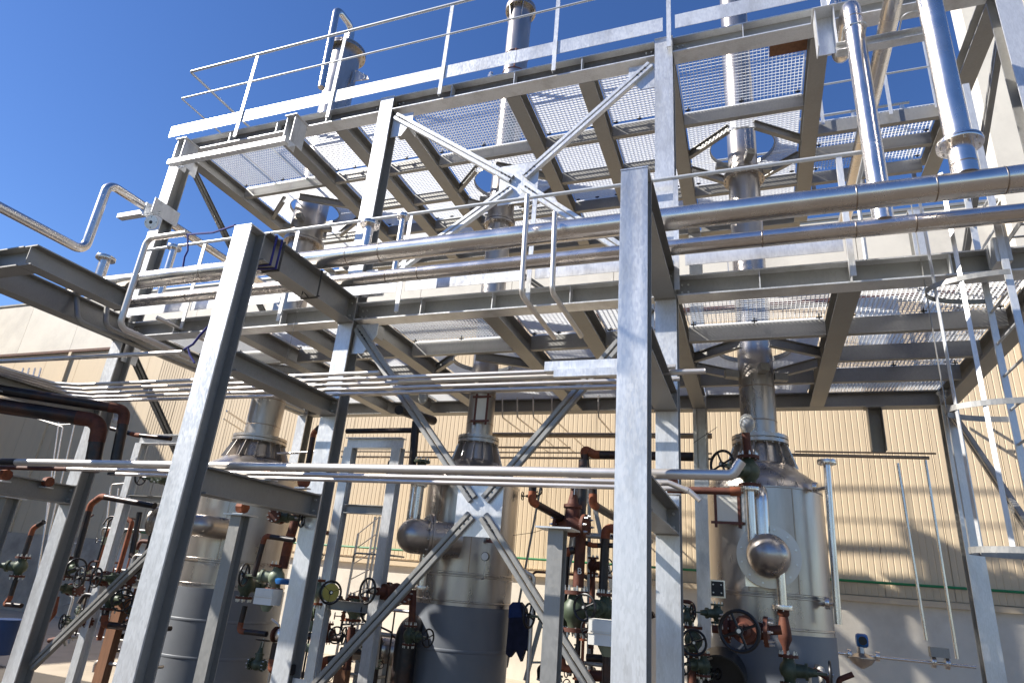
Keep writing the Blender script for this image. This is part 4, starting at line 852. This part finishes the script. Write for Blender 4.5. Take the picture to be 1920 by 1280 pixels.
pipe('left one of two thin vertical lines hanging in front of the hall wall at right', [[(1.813,9.600,3.561), (1.858,9.600,1.436)]], .018, seg=10)
pipe('right one of two thin vertical lines hanging in front of the hall wall at right', [[(2.134,9.600,3.607), (2.148,9.600,1.266)]], .018, seg=10)
# horizontals at the back, under the middle platform
pipe('upper of two horizontal lines in front of the hall wall, right vessel side', [[(0.607,10.100,3.816), (2.383,10.100,3.798)]], .013, m='bracket', seg=8)
pipe('lower of two horizontal lines in front of the hall wall, right vessel side', [[(0.459,10.100,3.767), (2.294,10.100,3.738)]], .024, m='bracket', seg=10)
hk = [(905,815,1335,818,.045,'widest'), (900,851,1330,853,.018,'middle thin'), (905,841,1180,843,.012,'upper thin'), (900,864,1330,866,.024,'lowest')]
for (a, b, c_, d_, r, nm) in hk:
    pass
pipe('widest horizontal line behind the middle vessel under the platform shade', [[(-4.473,10.300,4.122), (-0.557,10.300,4.096)]], .045, m='bracket', seg=12)
pipe('thin horizontal line just below the widest one behind the cross brace', [[(-4.450,10.300,3.900), (-2.842,10.300,3.898)]], .018, m='bracket', seg=10)
pipe('long thin line behind the cross brace, second from the bottom', [[(-7.391,10.300,3.804), (-0.566,10.300,3.817)]], .013, m='bracket', seg=10)
pipe('lowest of the long thin lines behind the cross brace', [[(-7.370,10.300,3.701), (-0.569,10.300,3.733)]], .02, m='bracket', seg=10)
for i, x in enumerate((942, 970, 1000, 1035, 1122)):
    dx = 70 if i < 4 else 45
    pipe(['first', 'second', 'third', 'fourth', 'fifth'][i] + ' thin tube from left hooking off the middle platform edge', [[Vector(Q[i][0]), Vector(Q[i][1]), Vector(Q[i][1])+Vector((.05, 2.6, -.05))]], .014, m='tubew', bend=.05, seg=8, group='thin tubes hooking off the middle platform')
pipe('thin conduit standing right of the middle vessel down to the jacket', [[(-2.703,8.400,3.032), (-3.015,8.400,0.700)]], .016, m='galv_dull_shaded', seg=8)
pipe('tall thin conduit rising from a corner behind the left columns', [[(-10.687,8.800,0.565), (-11.287,8.800,2.832), (-10.865,8.800,2.872)]], .014, m='tubew', bend=.06, seg=8)
pipe('second thin conduit running beside the one behind the left columns', [[(-10.491,8.800,0.582), (-11.068,8.800,2.769)]], .012, m='tubew', seg=8)
pipe('thin vertical line in front of the left vessel at the far left', [[(-12.233,8.800,0.427), (-13.313,8.800,4.174)]], .012, m='tubew', seg=8)
hp = Vector((1.662,9.981,4.380)); hg = thing('hanging_post', 'short dark channel hanging under the rear edge of the middle platform at right', 'bracket', hp)
MB().box(hp.x-.09, hp.x-.08, 9.8, 9.95, 3.78, 4.38).box(hp.x+.08, hp.x+.09, 9.8, 9.95, 3.78, 4.38).box(hp.x-.079, hp.x+.079, 9.94, 9.95, 3.78, 4.38).build('channel', 'galv_dull_shaded', hg)
MB().box(hp.x-.12, hp.x+.12, 9.78, 9.97, 4.381, 4.392).build('top_plate', 'galv_dull_shaded', hg)
hp2 = Vector((-0.676,9.849,4.380)); hg = thing('hanging_post', 'short dark channel hanging under the middle platform beside the right tower', 'bracket', hp2)
MB().box(hp2.x-.07, hp2.x-.06, 9.75, 9.9, 3.5, 4.38).box(hp2.x+.06, hp2.x+.07, 9.75, 9.9, 3.5, 4.38).box(hp2.x-.059, hp2.x+.059, 9.89, 9.9, 3.5, 4.38).build('channel', 'galv_dull_shaded', hg)

# wrapped instruments in plastic
def wrap(label, p, s):
    p = Vector(p); t = MB().lathe(p-Vector((0,0,s*1.2)), (0,0,1), [(0,s*.25),(s*.3,s*.55),(s*.8,s*.9),(s*1.6,s*1.0),(s*2.2,s*.7),(s*2.4,s*.5)], 9).build('plastic_wrap', 'plastic'); tag(t, label, 'plastic wrap')
    co = MB().lathe(p-Vector((0,0,s*.2)), (0,0,1), [(0,s*.4),(s*.7,s*.5)], 14).build('wrapped_head', 'bluep'); tag(co, label.replace('clear plastic bag over', 'blue instrument head inside the plastic bag at'), 'instrument')
wrap('clear plastic bag over a blue instrument before the right tower neck', (-0.019,7.200,3.489), .085)
wrap('clear plastic bag over an instrument left of the middle neck', (-4.094,7.300,3.914), .07)
wrap('clear plastic bag over an instrument beside the rusty elbows at left', (-8.248,6.200,3.429), .09)

# ------------------------------------------------------------------ caged ladder at right
ld = thing('caged_ladder', 'galvanised ladder with a round safety cage at the right edge', 'ladder', (2.0, 5.8, 0))
for y in (5.55, 6.05):
    MB().box(1.975, 2.025, y-.008, y+.008, .3, 6.2).build('stringer', 'galv', ld)
rg_ = MB().tube([(2.0, 5.56, 0), (2.0, 6.04, 0)], .011, 8).build('rung', 'rail', ld); rg_.location = (0,0,.45)
for i in range(1, 20):
    c = rg_.copy(); C.objects.link(c); c.location = (0, 0, .45+i*.285)
def hoop(z):
    mb = MB(); n = 22; vs_ = []; fs_ = []
    for i in range(n+1):
        a = math.pi*i/n; cx, cy = 2.0-.52*math.sin(a), 5.78-.28*math.cos(a)
        nx, ny = -math.sin(a), -math.cos(a)
        for dr, dz in ((0,0),(.005,0),(.005,.045),(0,.045)): vs_.append((cx+nx*dr, cy+ny*dr, z+dz))
    for i in range(n):
        for k_ in range(4): fs_.append((i*4+k_, i*4+(k_+1)%4, (i+1)*4+(k_+1)%4, (i+1)*4+k_))
    fs_ += [(0,1,2,3), (n*4+3, n*4+2, n*4+1, n*4)]
    return mb.add(vs_, fs_)
for z in (2.14, 3.2, 4.25): hoop(z).build('cage_hoop', 'galv_dull_shaded', ld)
for a in (38, 68, 96, 128):
    a = R_(a); cx, cy = 2.0-.513*math.sin(a), 5.78-.273*math.cos(a); d = Vector((-math.sin(a), -math.cos(a), 0)); tt = Vector((-d.y, d.x, 0))
    MB().obox((cx, cy, 2.14), (cx, cy, 5.3), .034, .005, d).build('cage_bar', 'galv_dull_shaded' if a > 1.3 else 'galv', ld)
for (z) in (4.5,): MB().box(1.95, 2.06, 5.56, 5.745, z-.1, z+.12).build('wall_bracket', 'galv', ld)

# ------------------------------------------------------------------ loose things on site
jk = thing('work_jacket', 'dark navy jacket hanging from the thin conduit right of the middle vessel', 'jacket', (-2.773,7.900,1.464))
jp = [(955,1135),(962,1128),(975,1128),(985,1140),(992,1185),(990,1222),(984,1215),(976,1240),(966,1218),(955,1232),(948,1225),(952,1180)]
JQ_ = [Vector(p) for p in JQ]
MB().prism(JQ_, (0,.09,0)).build('jacket_body', 'navy', jk)
MB().prism([JQ_[0]-Vector((0,.012,0)), JQ_[1]-Vector((0,.012,0)), JQ_[2]-Vector((0,.012,0)), (JQ_[2]+JQ_[4])/2-Vector((.03,.012,0)), (JQ_[0]+JQ_[-1])/2-Vector((0,.012,0))], (0,.01,0)).build('collar', 'denim', jk)
sl = thing('step_ladder', 'open galvanised step ladder standing behind the post left of the broad column', 'step ladder', (-2.0, 8.3, 0))
SL = [Vector(p) for p in SLQ]
for a, b in ((0,1),(2,3),(4,5),(6,7)): MB().obox(SL[a], SL[b], .05, .03, (0,1,0)).build('ladder_rail', 'galv_dull_shaded', sl)
for k_ in range(6):
    f = (k_+.5)/6; MB().obox(SL[0].lerp(SL[1], f)+Vector((0,.03,0)), SL[2].lerp(SL[3], f)+Vector((0,.03,0)), .08, .02).build('step', 'galv_dull_shaded', sl)
sc = thing('scaffold_tower', 'narrow pale lattice ladder tower between the portal frame and the middle vessel', 'scaffold', (-6, 9.5, 0))
SCV = [Vector(p) for p in SCQ]
for a, b in ((0,1),(2,3),(4,5)): MB().tube([SCV[a], SCV[b]], .02, 8).build('upright', 'tubew', sc)
for k_ in range(9):
    f = k_/8; MB().tube([SCV[0].lerp(SCV[1], f), SCV[2].lerp(SCV[3], f)], .008, 6).build('rung', 'tubew', sc)
st1 = thing('ratchet_strap', 'blue strap wound round the top of the strapped column and rack beam', 'strap', (-4.4, 4.2, 4.6))
def strap_loop(y, z0, z1, x0, x1, w, dy=0):
    mb = MB(); P = [(x0,y,z0),(x1,y+dy,z0),(x1,y+dy,z1),(x0,y,z1),(x0,y,z0)]
    for a, b in zip(P, P[1:]): mb.obox(a, b, w, .005, (0,0,1) if abs(a[2]-b[2]) < .01 else (1,0,0))
    return mb
for y, dy in ((4.3, 0), (4.35, .03), (4.42, .0)): strap_loop(y, 4.362, 4.688, -4.485, -4.275, .025, dy).build('strap_turn', 'strap' if y < 4.4 else 'boltd', st1)
MB().tube([(-5.890,4.600,5.078), (-5.253,4.400,4.907), (-4.52, 4.0, 4.658)], .012, 6).build('strap_run', 'strap', st1)
MB().tube([(-5.809,4.550,5.038), (-5.736,4.550,4.825), (-5.693,4.500,4.713), (-5.674,4.500,4.593)], .010, 6).build('strap_tail', 'strap', st1)
st2 = thing('ratchet_strap', 'black strap with loose ends tied round the rack beam behind the strapped column', 'strap', (-4.4, 5.0, 4.5))
strap_loop(5.05, 4.362, 4.688, -4.485, -4.275, .02).build('strap_turn', 'boltd', st2)
MB().tube([(-4.36, 5.03, 4.35), (-4.347,4.900,4.378), (-4.350,4.900,4.335)], .006, 6).build('strap_tail', 'boltd', st2); MB().tube([(-4.28, 5.03, 4.36), (-4.126,4.900,4.297)], .008, 6).build('strap_tail', 'boltd', st2)
MB().tube([(-4.353,4.900,4.348), (-4.368,4.900,3.430)], .002, 5).build('thin_cord', 'boltd', st2)
st3 = thing('ratchet_strap', 'knotted blue strap hanging below the left gooseneck pipe', 'strap', (-6.091,5.200,3.918))
MB().tube([(-5.863,5.200,4.206), (-5.962,5.200,4.091), (-6.031,5.200,3.982), (-6.149,5.200,3.921)], .014, 6).build('strap_run', 'strap', st3); MB().tube([(-6.102,5.200,3.952), (-6.035,5.200,3.849), (-5.928,5.200,3.746)], .012, 6).build('strap_tail', 'strap', st3)
M['navyblue'] = mat('dark_blue_plastic', (0.008, 0.035, 0.12), 0.5, 0, 0.15, 9)
bt = thing('storage_drum', 'dark blue container at the lower left edge', 'drum', (-9.182,6.300,0.609))
b_ = Vector((-9.169,6.300,0.548)); MB().lathe(b_-Vector((0,0,.22)), (0,0,1), [(0,.16),(.1,.17),(.2,.16),(.3,.17),(.38,.16)], 32).build('drum_body', 'navyblue', bt); MB().lathe(b_+Vector((0,0,.161)), (0,0,1), [(0,.17),(.03,.17)], 32).build('lid', 'navyblue', bt)
wp = MB().box(*sorted((Vector((-7.493,6.400,0.182)).x, Vector((-7.341,6.400,0.200)).x)), 6.35, 6.45, 0.0, 1.15).build('timber_post', 'wood'); tag(wp, 'reddish timber post standing left of the strapped column', 'post')
wp = MB().box(*sorted((Vector((-4.694,7.200,0.436)).x, Vector((-4.536,7.200,0.454)).x)), 7.15, 7.25, 0.0, .62).build('timber_post', 'wood'); tag(wp, 'orange timber post low between the tall column and the middle vessel', 'post')
mp = thing('curved_duct', 'black curved duct opening in front of the grey skirt of the right vessel', 'duct', (-.25, 7.2, .6))
dk = Vector((-0.388,7.100,0.971)); MB().lathe(dk, (0,-1,-.1), [(-.4,.24),(.1,.24),(.101,.225),(-.1,.22)], 36).build('duct_shell', 'black', mp)
hd = thing('horizontal_drum', 'grey horizontal drum low between the tall column and the middle vessel', 'drum', (-5, 9.0, .7))
h_ = Vector((-5.253,8.900,0.659)); MB().lathe(h_, (1,0,0), [(-.45,.02),(-.43,.12),(-.38,.19),(.5,.19)], 28).build('drum_shell', 'inox_v', hd); [MB().box(h_.x+a_, h_.x+a_+.1, 8.8, 9.0, 0, h_.z-.16).build('saddle', 'galv_dull_shaded', hd) for a_ in (-.2, .25)]
dd_ = Vector((-3.886,7.300,0.796)); pd = thing('black_pipe_column', 'thick black vertical pipe against the left side of the middle skirt', 'pipe', dd_); MB().tube([(dd_.x, 7.3, 0), (dd_.x, 7.3, 1.1), (dd_.x, 7.9, 1.12)], .13, 24, .13).build('pipe_run', 'pipe_dark', pd)
lw = thing('white_cabinet', 'small white cabinet with a dark window low behind the middle skirt', 'cabinet', (-5.514,9.600,0.373))
w_ = Vector((-5.508,9.600,0.337)); MB().box(w_.x-.2, w_.x+.2, 9.5, 9.8, 0, w_.z+.22).build('cabinet_body', 'whitep', lw); MB().box(w_.x-.12, w_.x+.06, 9.493, 9.499, w_.z+.02, w_.z+.16).build('window', 'black', lw)

# ------------------------------------------------------------------ overhead loops outside the upper left of the view, whose shadows cross the broad right column
for nm, dx in (('left', 0), ('right', .17)):
    s_ = 2.3; pipe('%s gooseneck tube above the viewer whose shadow falls on the broad right column' % nm, [[(-.76-2.15*s_+dx, 4-s_, 9.8), (-.76-2.15*s_+dx, 4-s_, 3.0+1.85*s_+dx), (-.76-2.15*s_+dx, 4-s_+.75, 3.0+1.85*s_+dx)]], .014, m='tubew', bend=.08, group='gooseneck tubes above the viewer')

# ------------------------------------------------------------------ small-bore clutter
def line(label, pts, r=.012, m='tubew', bend=.05, group=None): return pipe(label, [pts], r, m=m, bend=bend, seg=8, group=group)
line('thin line looping down from the rack at the far left over the beige wall', [(-14.579,8.600,4.345), (-14.363,8.600,4.191), (-12.926,8.600,3.940), (-12.360,8.600,3.957)])
line('second thin line looping beside it over the beige wall at far left', [(-14.192,8.600,4.338), (-13.919,8.600,4.128), (-12.813,8.600,3.896), (-12.083,8.600,0.704)])
line('third thin line dropping behind the leftmost column', [(-12.510,8.600,3.959), (-12.223,8.600,1.880), (-11.908,8.600,0.632)])
for i, x in enumerate((40, 51, 62, 73)):
    line(['first', 'second', 'third', 'fourth'][i] + ' short upright tube of the row at the left edge under the dark beams', [V4[i][0], V4[i][1]], .016, group='short upright tubes at the left edge')
line('thin conduit with a bend on the concrete base at far left', [(-11.628,9.200,0.927), (-11.890,9.200,0.888), (-11.884,9.200,0.724), (-12.099,9.200,0.670)], .014, 'galv_dull_shaded')
line('long slanting conduit on the concrete base at left', [(-12.238,9.600,0.868), (-12.139,9.600,-0.394)], .018, 'galv_dull_shaded')
line('short vertical impulse tube right of the left valves', [(-7.441,7.000,1.076), (-7.392,7.000,0.568)], .01)
line('vertical impulse tube with a small cock beside the green stem at centre', [(-4.436,7.600,1.388), (-4.405,7.600,0.606)], .012)
line('thin drain hook between the scaffold and the middle vessel', [(-4.998,7.600,1.028), (-4.536,7.600,1.082), (-4.256,7.600,1.005)], .012, 'pipe_dark')
line('steel line joining the centre valve to the middle vessel', [(-4.524,7.400,1.269), (-3.929,7.400,1.271)], .02)
line('thin grey conduit rising left of the broad right column behind the risers', [(-1.803,7.400,3.037), (-1.729,7.400,0.814)], .022, 'galv_dull_shaded')
line('thin black line hooking beside the jacket', [(-2.569,7.900,2.915), (-2.517,7.900,2.781), (-2.622,7.900,2.744)], .01, 'pipe_dark')
line('sagging wire from the middle vessel to the post', [(-2.770,7.600,2.229), (-2.513,7.600,2.273), (-2.224,7.600,2.373)], .003, 'boltd')
line('sagging wire between the right tower and the column', [(-0.348,7.600,3.562), (-0.622,7.600,3.373)], .003, 'boltd')
line('horizontal impulse line at portal height left of the middle tower', [(-6.564,7.600,3.200), (-5.816,7.600,3.237)], .018)
line('upper grey line running back between the left tower and the wall', [(-8.739,8.600,4.161), (-9.250,9.800,4.174)], .018)
line('lower grey line running back between the left tower and the wall', [(-8.755,8.600,4.014), (-9.319,9.800,4.045)], .014)
dark('rusty horizontal feed between the left valves at column foot', [(-8.549,6.400,1.288), (-7.760,6.400,1.376)], .03, elbow=None, m='rustdark')
dark('rusty branch on the lower left leading behind the brace', [(-9.000,6.800,0.481), (-8.650,6.800,0.567)], .03, elbow=None, m='rustdark')
dark('black diagonal stub at the upper left valves touching the strapped column', [(-7.390,6.300,1.291), (-7.172,6.300,1.512)], .045, elbow=None)
dark('dark pipe crossing behind the foot of the tall column at centre left', [(-5.317,7.200,0.887), (-4.704,7.200,0.911)], .04, elbow=None)
dark('rusty elbowed pipe low behind the drum at centre left', [(-5.046,7.400,0.434), (-5.041,7.400,0.621), (-4.792,7.400,0.683)], .045)
dark('dark cross pipe with rusty ends low between centre columns', [(-4.938,7.600,0.739), (-4.478,7.600,0.763)], .04, elbow=None)
dark('rusty stem below the small green valve on the middle skirt', [(-3.718,7.000,1.524), (-3.687,7.000,1.189)], .04, elbow=None, m='rustdark')
dark('rusty pipe at the foot of the post left of the broad right column', [(-1.444,6.000,0.988), (-1.145,6.000,1.010)], .045, elbow=None, m='rustdark')
dark('black vertical pipe hidden partly by the white box at the broad column', [(-1.159,5.600,1.246), (-1.161,5.600,0.997)], .04, elbow=None)
dark('dark red tee line joining the wheel valve and the strainer on the right vessel', [(-0.424,6.750,1.429), (-0.236,6.750,1.428)], .035, elbow=None, m='rustdark')
dark('dark red line between the large wheel and the strainer', [(-0.005,6.750,1.450), (0.176,6.750,1.476)], .04, elbow=None, m='rustdark')
valve('green', 'green valve hiding behind the foot of the leftmost tall column', (-8.421,6.500,1.156), (-.2,-1,.1), (1,0,0), s=.9)
valve('lt', 'pale valve with wheel tilted up at the lower left by the timber post', (-7.407,6.600,0.952), (.5,-.6,.3), s=.8)
valve('dark', 'dark valve low beside the grey drum between the centre columns', (-4.522,7.500,0.924), (-1,-.3,0), s=.9)
valve('green', 'green valve in the gap between the tall column and scaffold tower', (-4.793,6.900,1.177), (-.6,-.8,0), s=.95)
valve('red', 'rusty valve below the yellow disc wheel', (-4.652,6.800,0.993), (.8,-.5,0), s=.8)
valve('dark', 'small brass-like drain valve at the foot of the left vessel', (-5.037,6.200,0.665), (0,.1,1), (1,0,0), s=.7)
valve('dark', 'dark valve just left of the large-wheeled one on the right vessel', (-0.375,6.800,1.561), (-.9,-.4,0), s=.7)
sp = MB().box((1.440,9.000,5.073)[0], (1.966,9.000,5.044)[0], 9.0, 9.01, (1.440,9.000,5.073)[2]-.05, (1.504,9.000,5.700)[2]).build('sheet_panel', 'galv'); tag(sp, 'pale reflecting sheet panel standing on the middle platform at right', 'panel')
ct = thing('cable_tray', 'grey cable tray running back above the middle platform at the right edge', 'cable tray', (2.9, 8, 5.6))
for dx in (0, .3): MB().box(2.75+dx, 2.76+dx, 6.2, 12.5, 5.55, 5.61).build('side_rail', 'galv_dull_shaded', ct)
rn_ = MB().box(2.761, 3.049, 6.3, 6.33, 5.555, 5.565).build('tray_rung', 'galv_dull_shaded', ct)
for i in range(1, 24):
    c = rn_.copy(); C.objects.link(c); c.location = (0, i*.26, 0)

# further valves, drips and branch lines at working height
dark('rusty vertical between the far left valves and the concrete base', [(-9.104,6.600,1.840), (-9.036,6.600,1.214)], .03, elbow=None, m='rustdark')

dark('black riser passing just left of the strapped column foot', [(-7.570,6.700,1.925), (-7.508,6.700,1.197)], .035, elbow=None)
dark('rusty bend over the lower brace at left', [(-7.533,6.500,0.548), (-7.520,6.500,0.669), (-7.288,6.500,0.722)], .03)
dark('rusty stub line under the boxed loop before the left vessel', [(-4.436,5.900,1.027), (-4.520,5.900,1.019)], .035, elbow=None, m='rustdark')
dark('black return line beside the glass ball at left', [(-4.558,6.000,1.205), (-4.501,6.000,0.786)], .03, elbow=None)
dark('dark cross line behind the yellow disc wheel', [(-5.075,7.000,1.330), (-4.660,7.000,1.351)], .035, elbow=None)
dark('rusty elbow line dropping by the scaffold foot', [(-4.600,7.200,0.956), (-4.344,7.200,0.969), (-4.295,7.200,0.510)], .035)
dark('rusty riser in shade between the broad column and the rear column', [(-0.725,6.600,1.956), (-0.740,6.600,1.577)], .03, elbow=None, m='rustdark')
dark('black line crossing low behind the broad right column foot', [(-1.521,6.400,1.092), (-1.298,6.400,1.102)], .035, elbow=None)
dark('rusty pair line running beside the long riser left of the broad column', [(-1.421,6.100,1.955), (-1.414,6.100,1.194)], .025, elbow=None, m='rustdark')
valve('green', 'green valve partly behind the long riser, wheel pointing at the viewer', (-1.381,6.100,1.370), (.1,-1,0), s=.8)
valve('red', 'rusty small valve at the top of the pair line left of the broad column', (-1.418,6.100,1.885), (.8,-.6,0), s=.6)
valve('green', 'green valve standing low beside the curved black duct', (-0.517,6.800,1.115), (-.6,-.8,0), s=.8)
valve('lt', 'pale valve half hidden between the portal leg and the tall column foot', (-4.843,6.900,0.803), (-.9,-.4,0), s=.8)
valve('green', 'green valve low down between the leftmost columns', (-8.188,6.600,0.789), (-.3,-1,0), (1,0,0), s=.8)

def manifold(label, x0, x1, y, z0, z1, sd, n=8):
    rnd = random.Random(sd); t = thing('pipe_manifold', label, 'pipe manifold', ((x0+x1)/2, y, z0))
    hs_ = [z0+(z1-z0)*f for f in (.08, .38, .62, .96)]
    for h in hs_:
        r = rnd.choice((.014, .02, .03)); a = x0+rnd.uniform(0, .3); b = x1-rnd.uniform(0, .4)
        MB().tube([(a, y+rnd.uniform(-.1, .1), h-.12), (a, y, h), (b, y, h), (b, y+.3, h)], r, 10, .06).build('header', rnd.choice(('pipe_dark', 'rustdark', 'tubew', 'galv_dull_shaded')), t)
    for i in range(n):
        x = x0+(x1-x0)*(i+.5)/n+rnd.uniform(-.05, .05); r = rnd.choice((.012, .016, .024, .032)); za, zb_ = sorted((rnd.choice(hs_), rnd.choice(hs_)))
        if zb_-za < .2: za = z0
        m_ = rnd.choice(('pipe_dark', 'rustdark', 'tubew', 'pipe_dark', 'rust')); yy = y+rnd.uniform(-.12, .12)
        MB().tube([(x, yy, za), (x, yy, zb_-.06), (x+rnd.choice((-.12, .12)), yy-.02, zb_)], r, 10, .05).build('riser', m_, t)
        if rnd.random() < .75:
            zc = za+(zb_-za)*rnd.uniform(.3, .7); c = (x, yy, zc)
            cb_ = MB().lathe((x, yy, zc-.06), (0,0,1), [(0,r+.022),(.015,r+.022),(.016,r+.006),(.06,r+.02),(.104,r+.006),(.105,r+.022),(.12,r+.022)], 14).build('cock_body', rnd.choice(('green', 'greenlt', 'rust')), t)
            d_ = Vector((rnd.choice((-1, 1)), -.8, 0)).normalized(); MB().tube([c, Vector(c)+d_*.12], .008, 6).build('stem', 'bolt', cb_)
            w_ = MB().ring(Vector(c)+d_*.12, d_, .045, .006, 16, 6); u_ = d_.orthogonal().normalized(); w_.tube([Vector(c)+d_*.12-u_*.045, Vector(c)+d_*.12+u_*.045], .004, 5); w_.build('handwheel', 'black', cb_)
    return t
manifold('crowded rusty pipe manifold low in front of the concrete base at far left', -10.6, -8.9, 8.2, .25, 2.1, 3, 10)
manifold('small pipe manifold between the leftmost column and the strapped column', -8.4, -7.6, 7.2, .3, 1.9, 5, 6)
manifold('mixed pipe manifold seen between the tall column and the middle vessel', -5.8, -4.6, 8.6, .2, 2.0, 11, 8)
manifold('mixed pipe manifold between the left vessel and the tall column left of centre', -5.75, -5.05, 7.3, .3, 2.2, 17, 5)
manifold('pipe manifold crowding the gap left of the broad right column', -1.95, -1.05, 6.9, .2, 2.3, 23, 7)
manifold('narrow pipe manifold between the tall column and the right vessel', -.72, -.5, 7.2, .3, 1.7, 29, 3)

manifold('tight pipe manifold in front of the thick black elbows at far left', -9.0, -8.3, 6.9, .4, 2.2, 41, 6)
manifold('pipe manifold low between the lower brace and the strapped column', -7.6, -6.6, 6.4, .3, 1.7, 47, 7)
manifold('pipe manifold with mixed cocks right under the red gate valve post', -2.5, -1.5, 7.6, .2, 1.9, 53, 6)
manifold('short pipe manifold against the skirt right of the dark curved duct', .3, .75, 7.15, .2, 1.2, 61, 3)
np_ = MB().box(-.12, .14, 7.372, 7.379, 1.84, 1.96).build('name_plate', 'inox'); tag(np_, 'small blank steel plate on the lower shell of the right vessel', 'plate')
gg = thing('pressure_gauge', 'round white-faced pressure gauge above the stainless branch of the middle vessel', 'gauge', (-2.95, 7.3, 1.9))
MB().lathe((-2.98, 7.3, 1.95), (0,-1,0), [(0,.05),(.03,.05)], 24).build('case', 'black', gg); MB().lathe((-2.98, 7.268, 1.95), (0,-1,0), [(0,.044),(.002,.044)], 24).build('dial', 'whitep', gg); MB().tube([(-2.98, 7.29, 1.9), (-2.98, 7.29, 1.7), (-3.1, 7.5, 1.7)], .008, 6, .03).build('stem', 'bolt', gg)
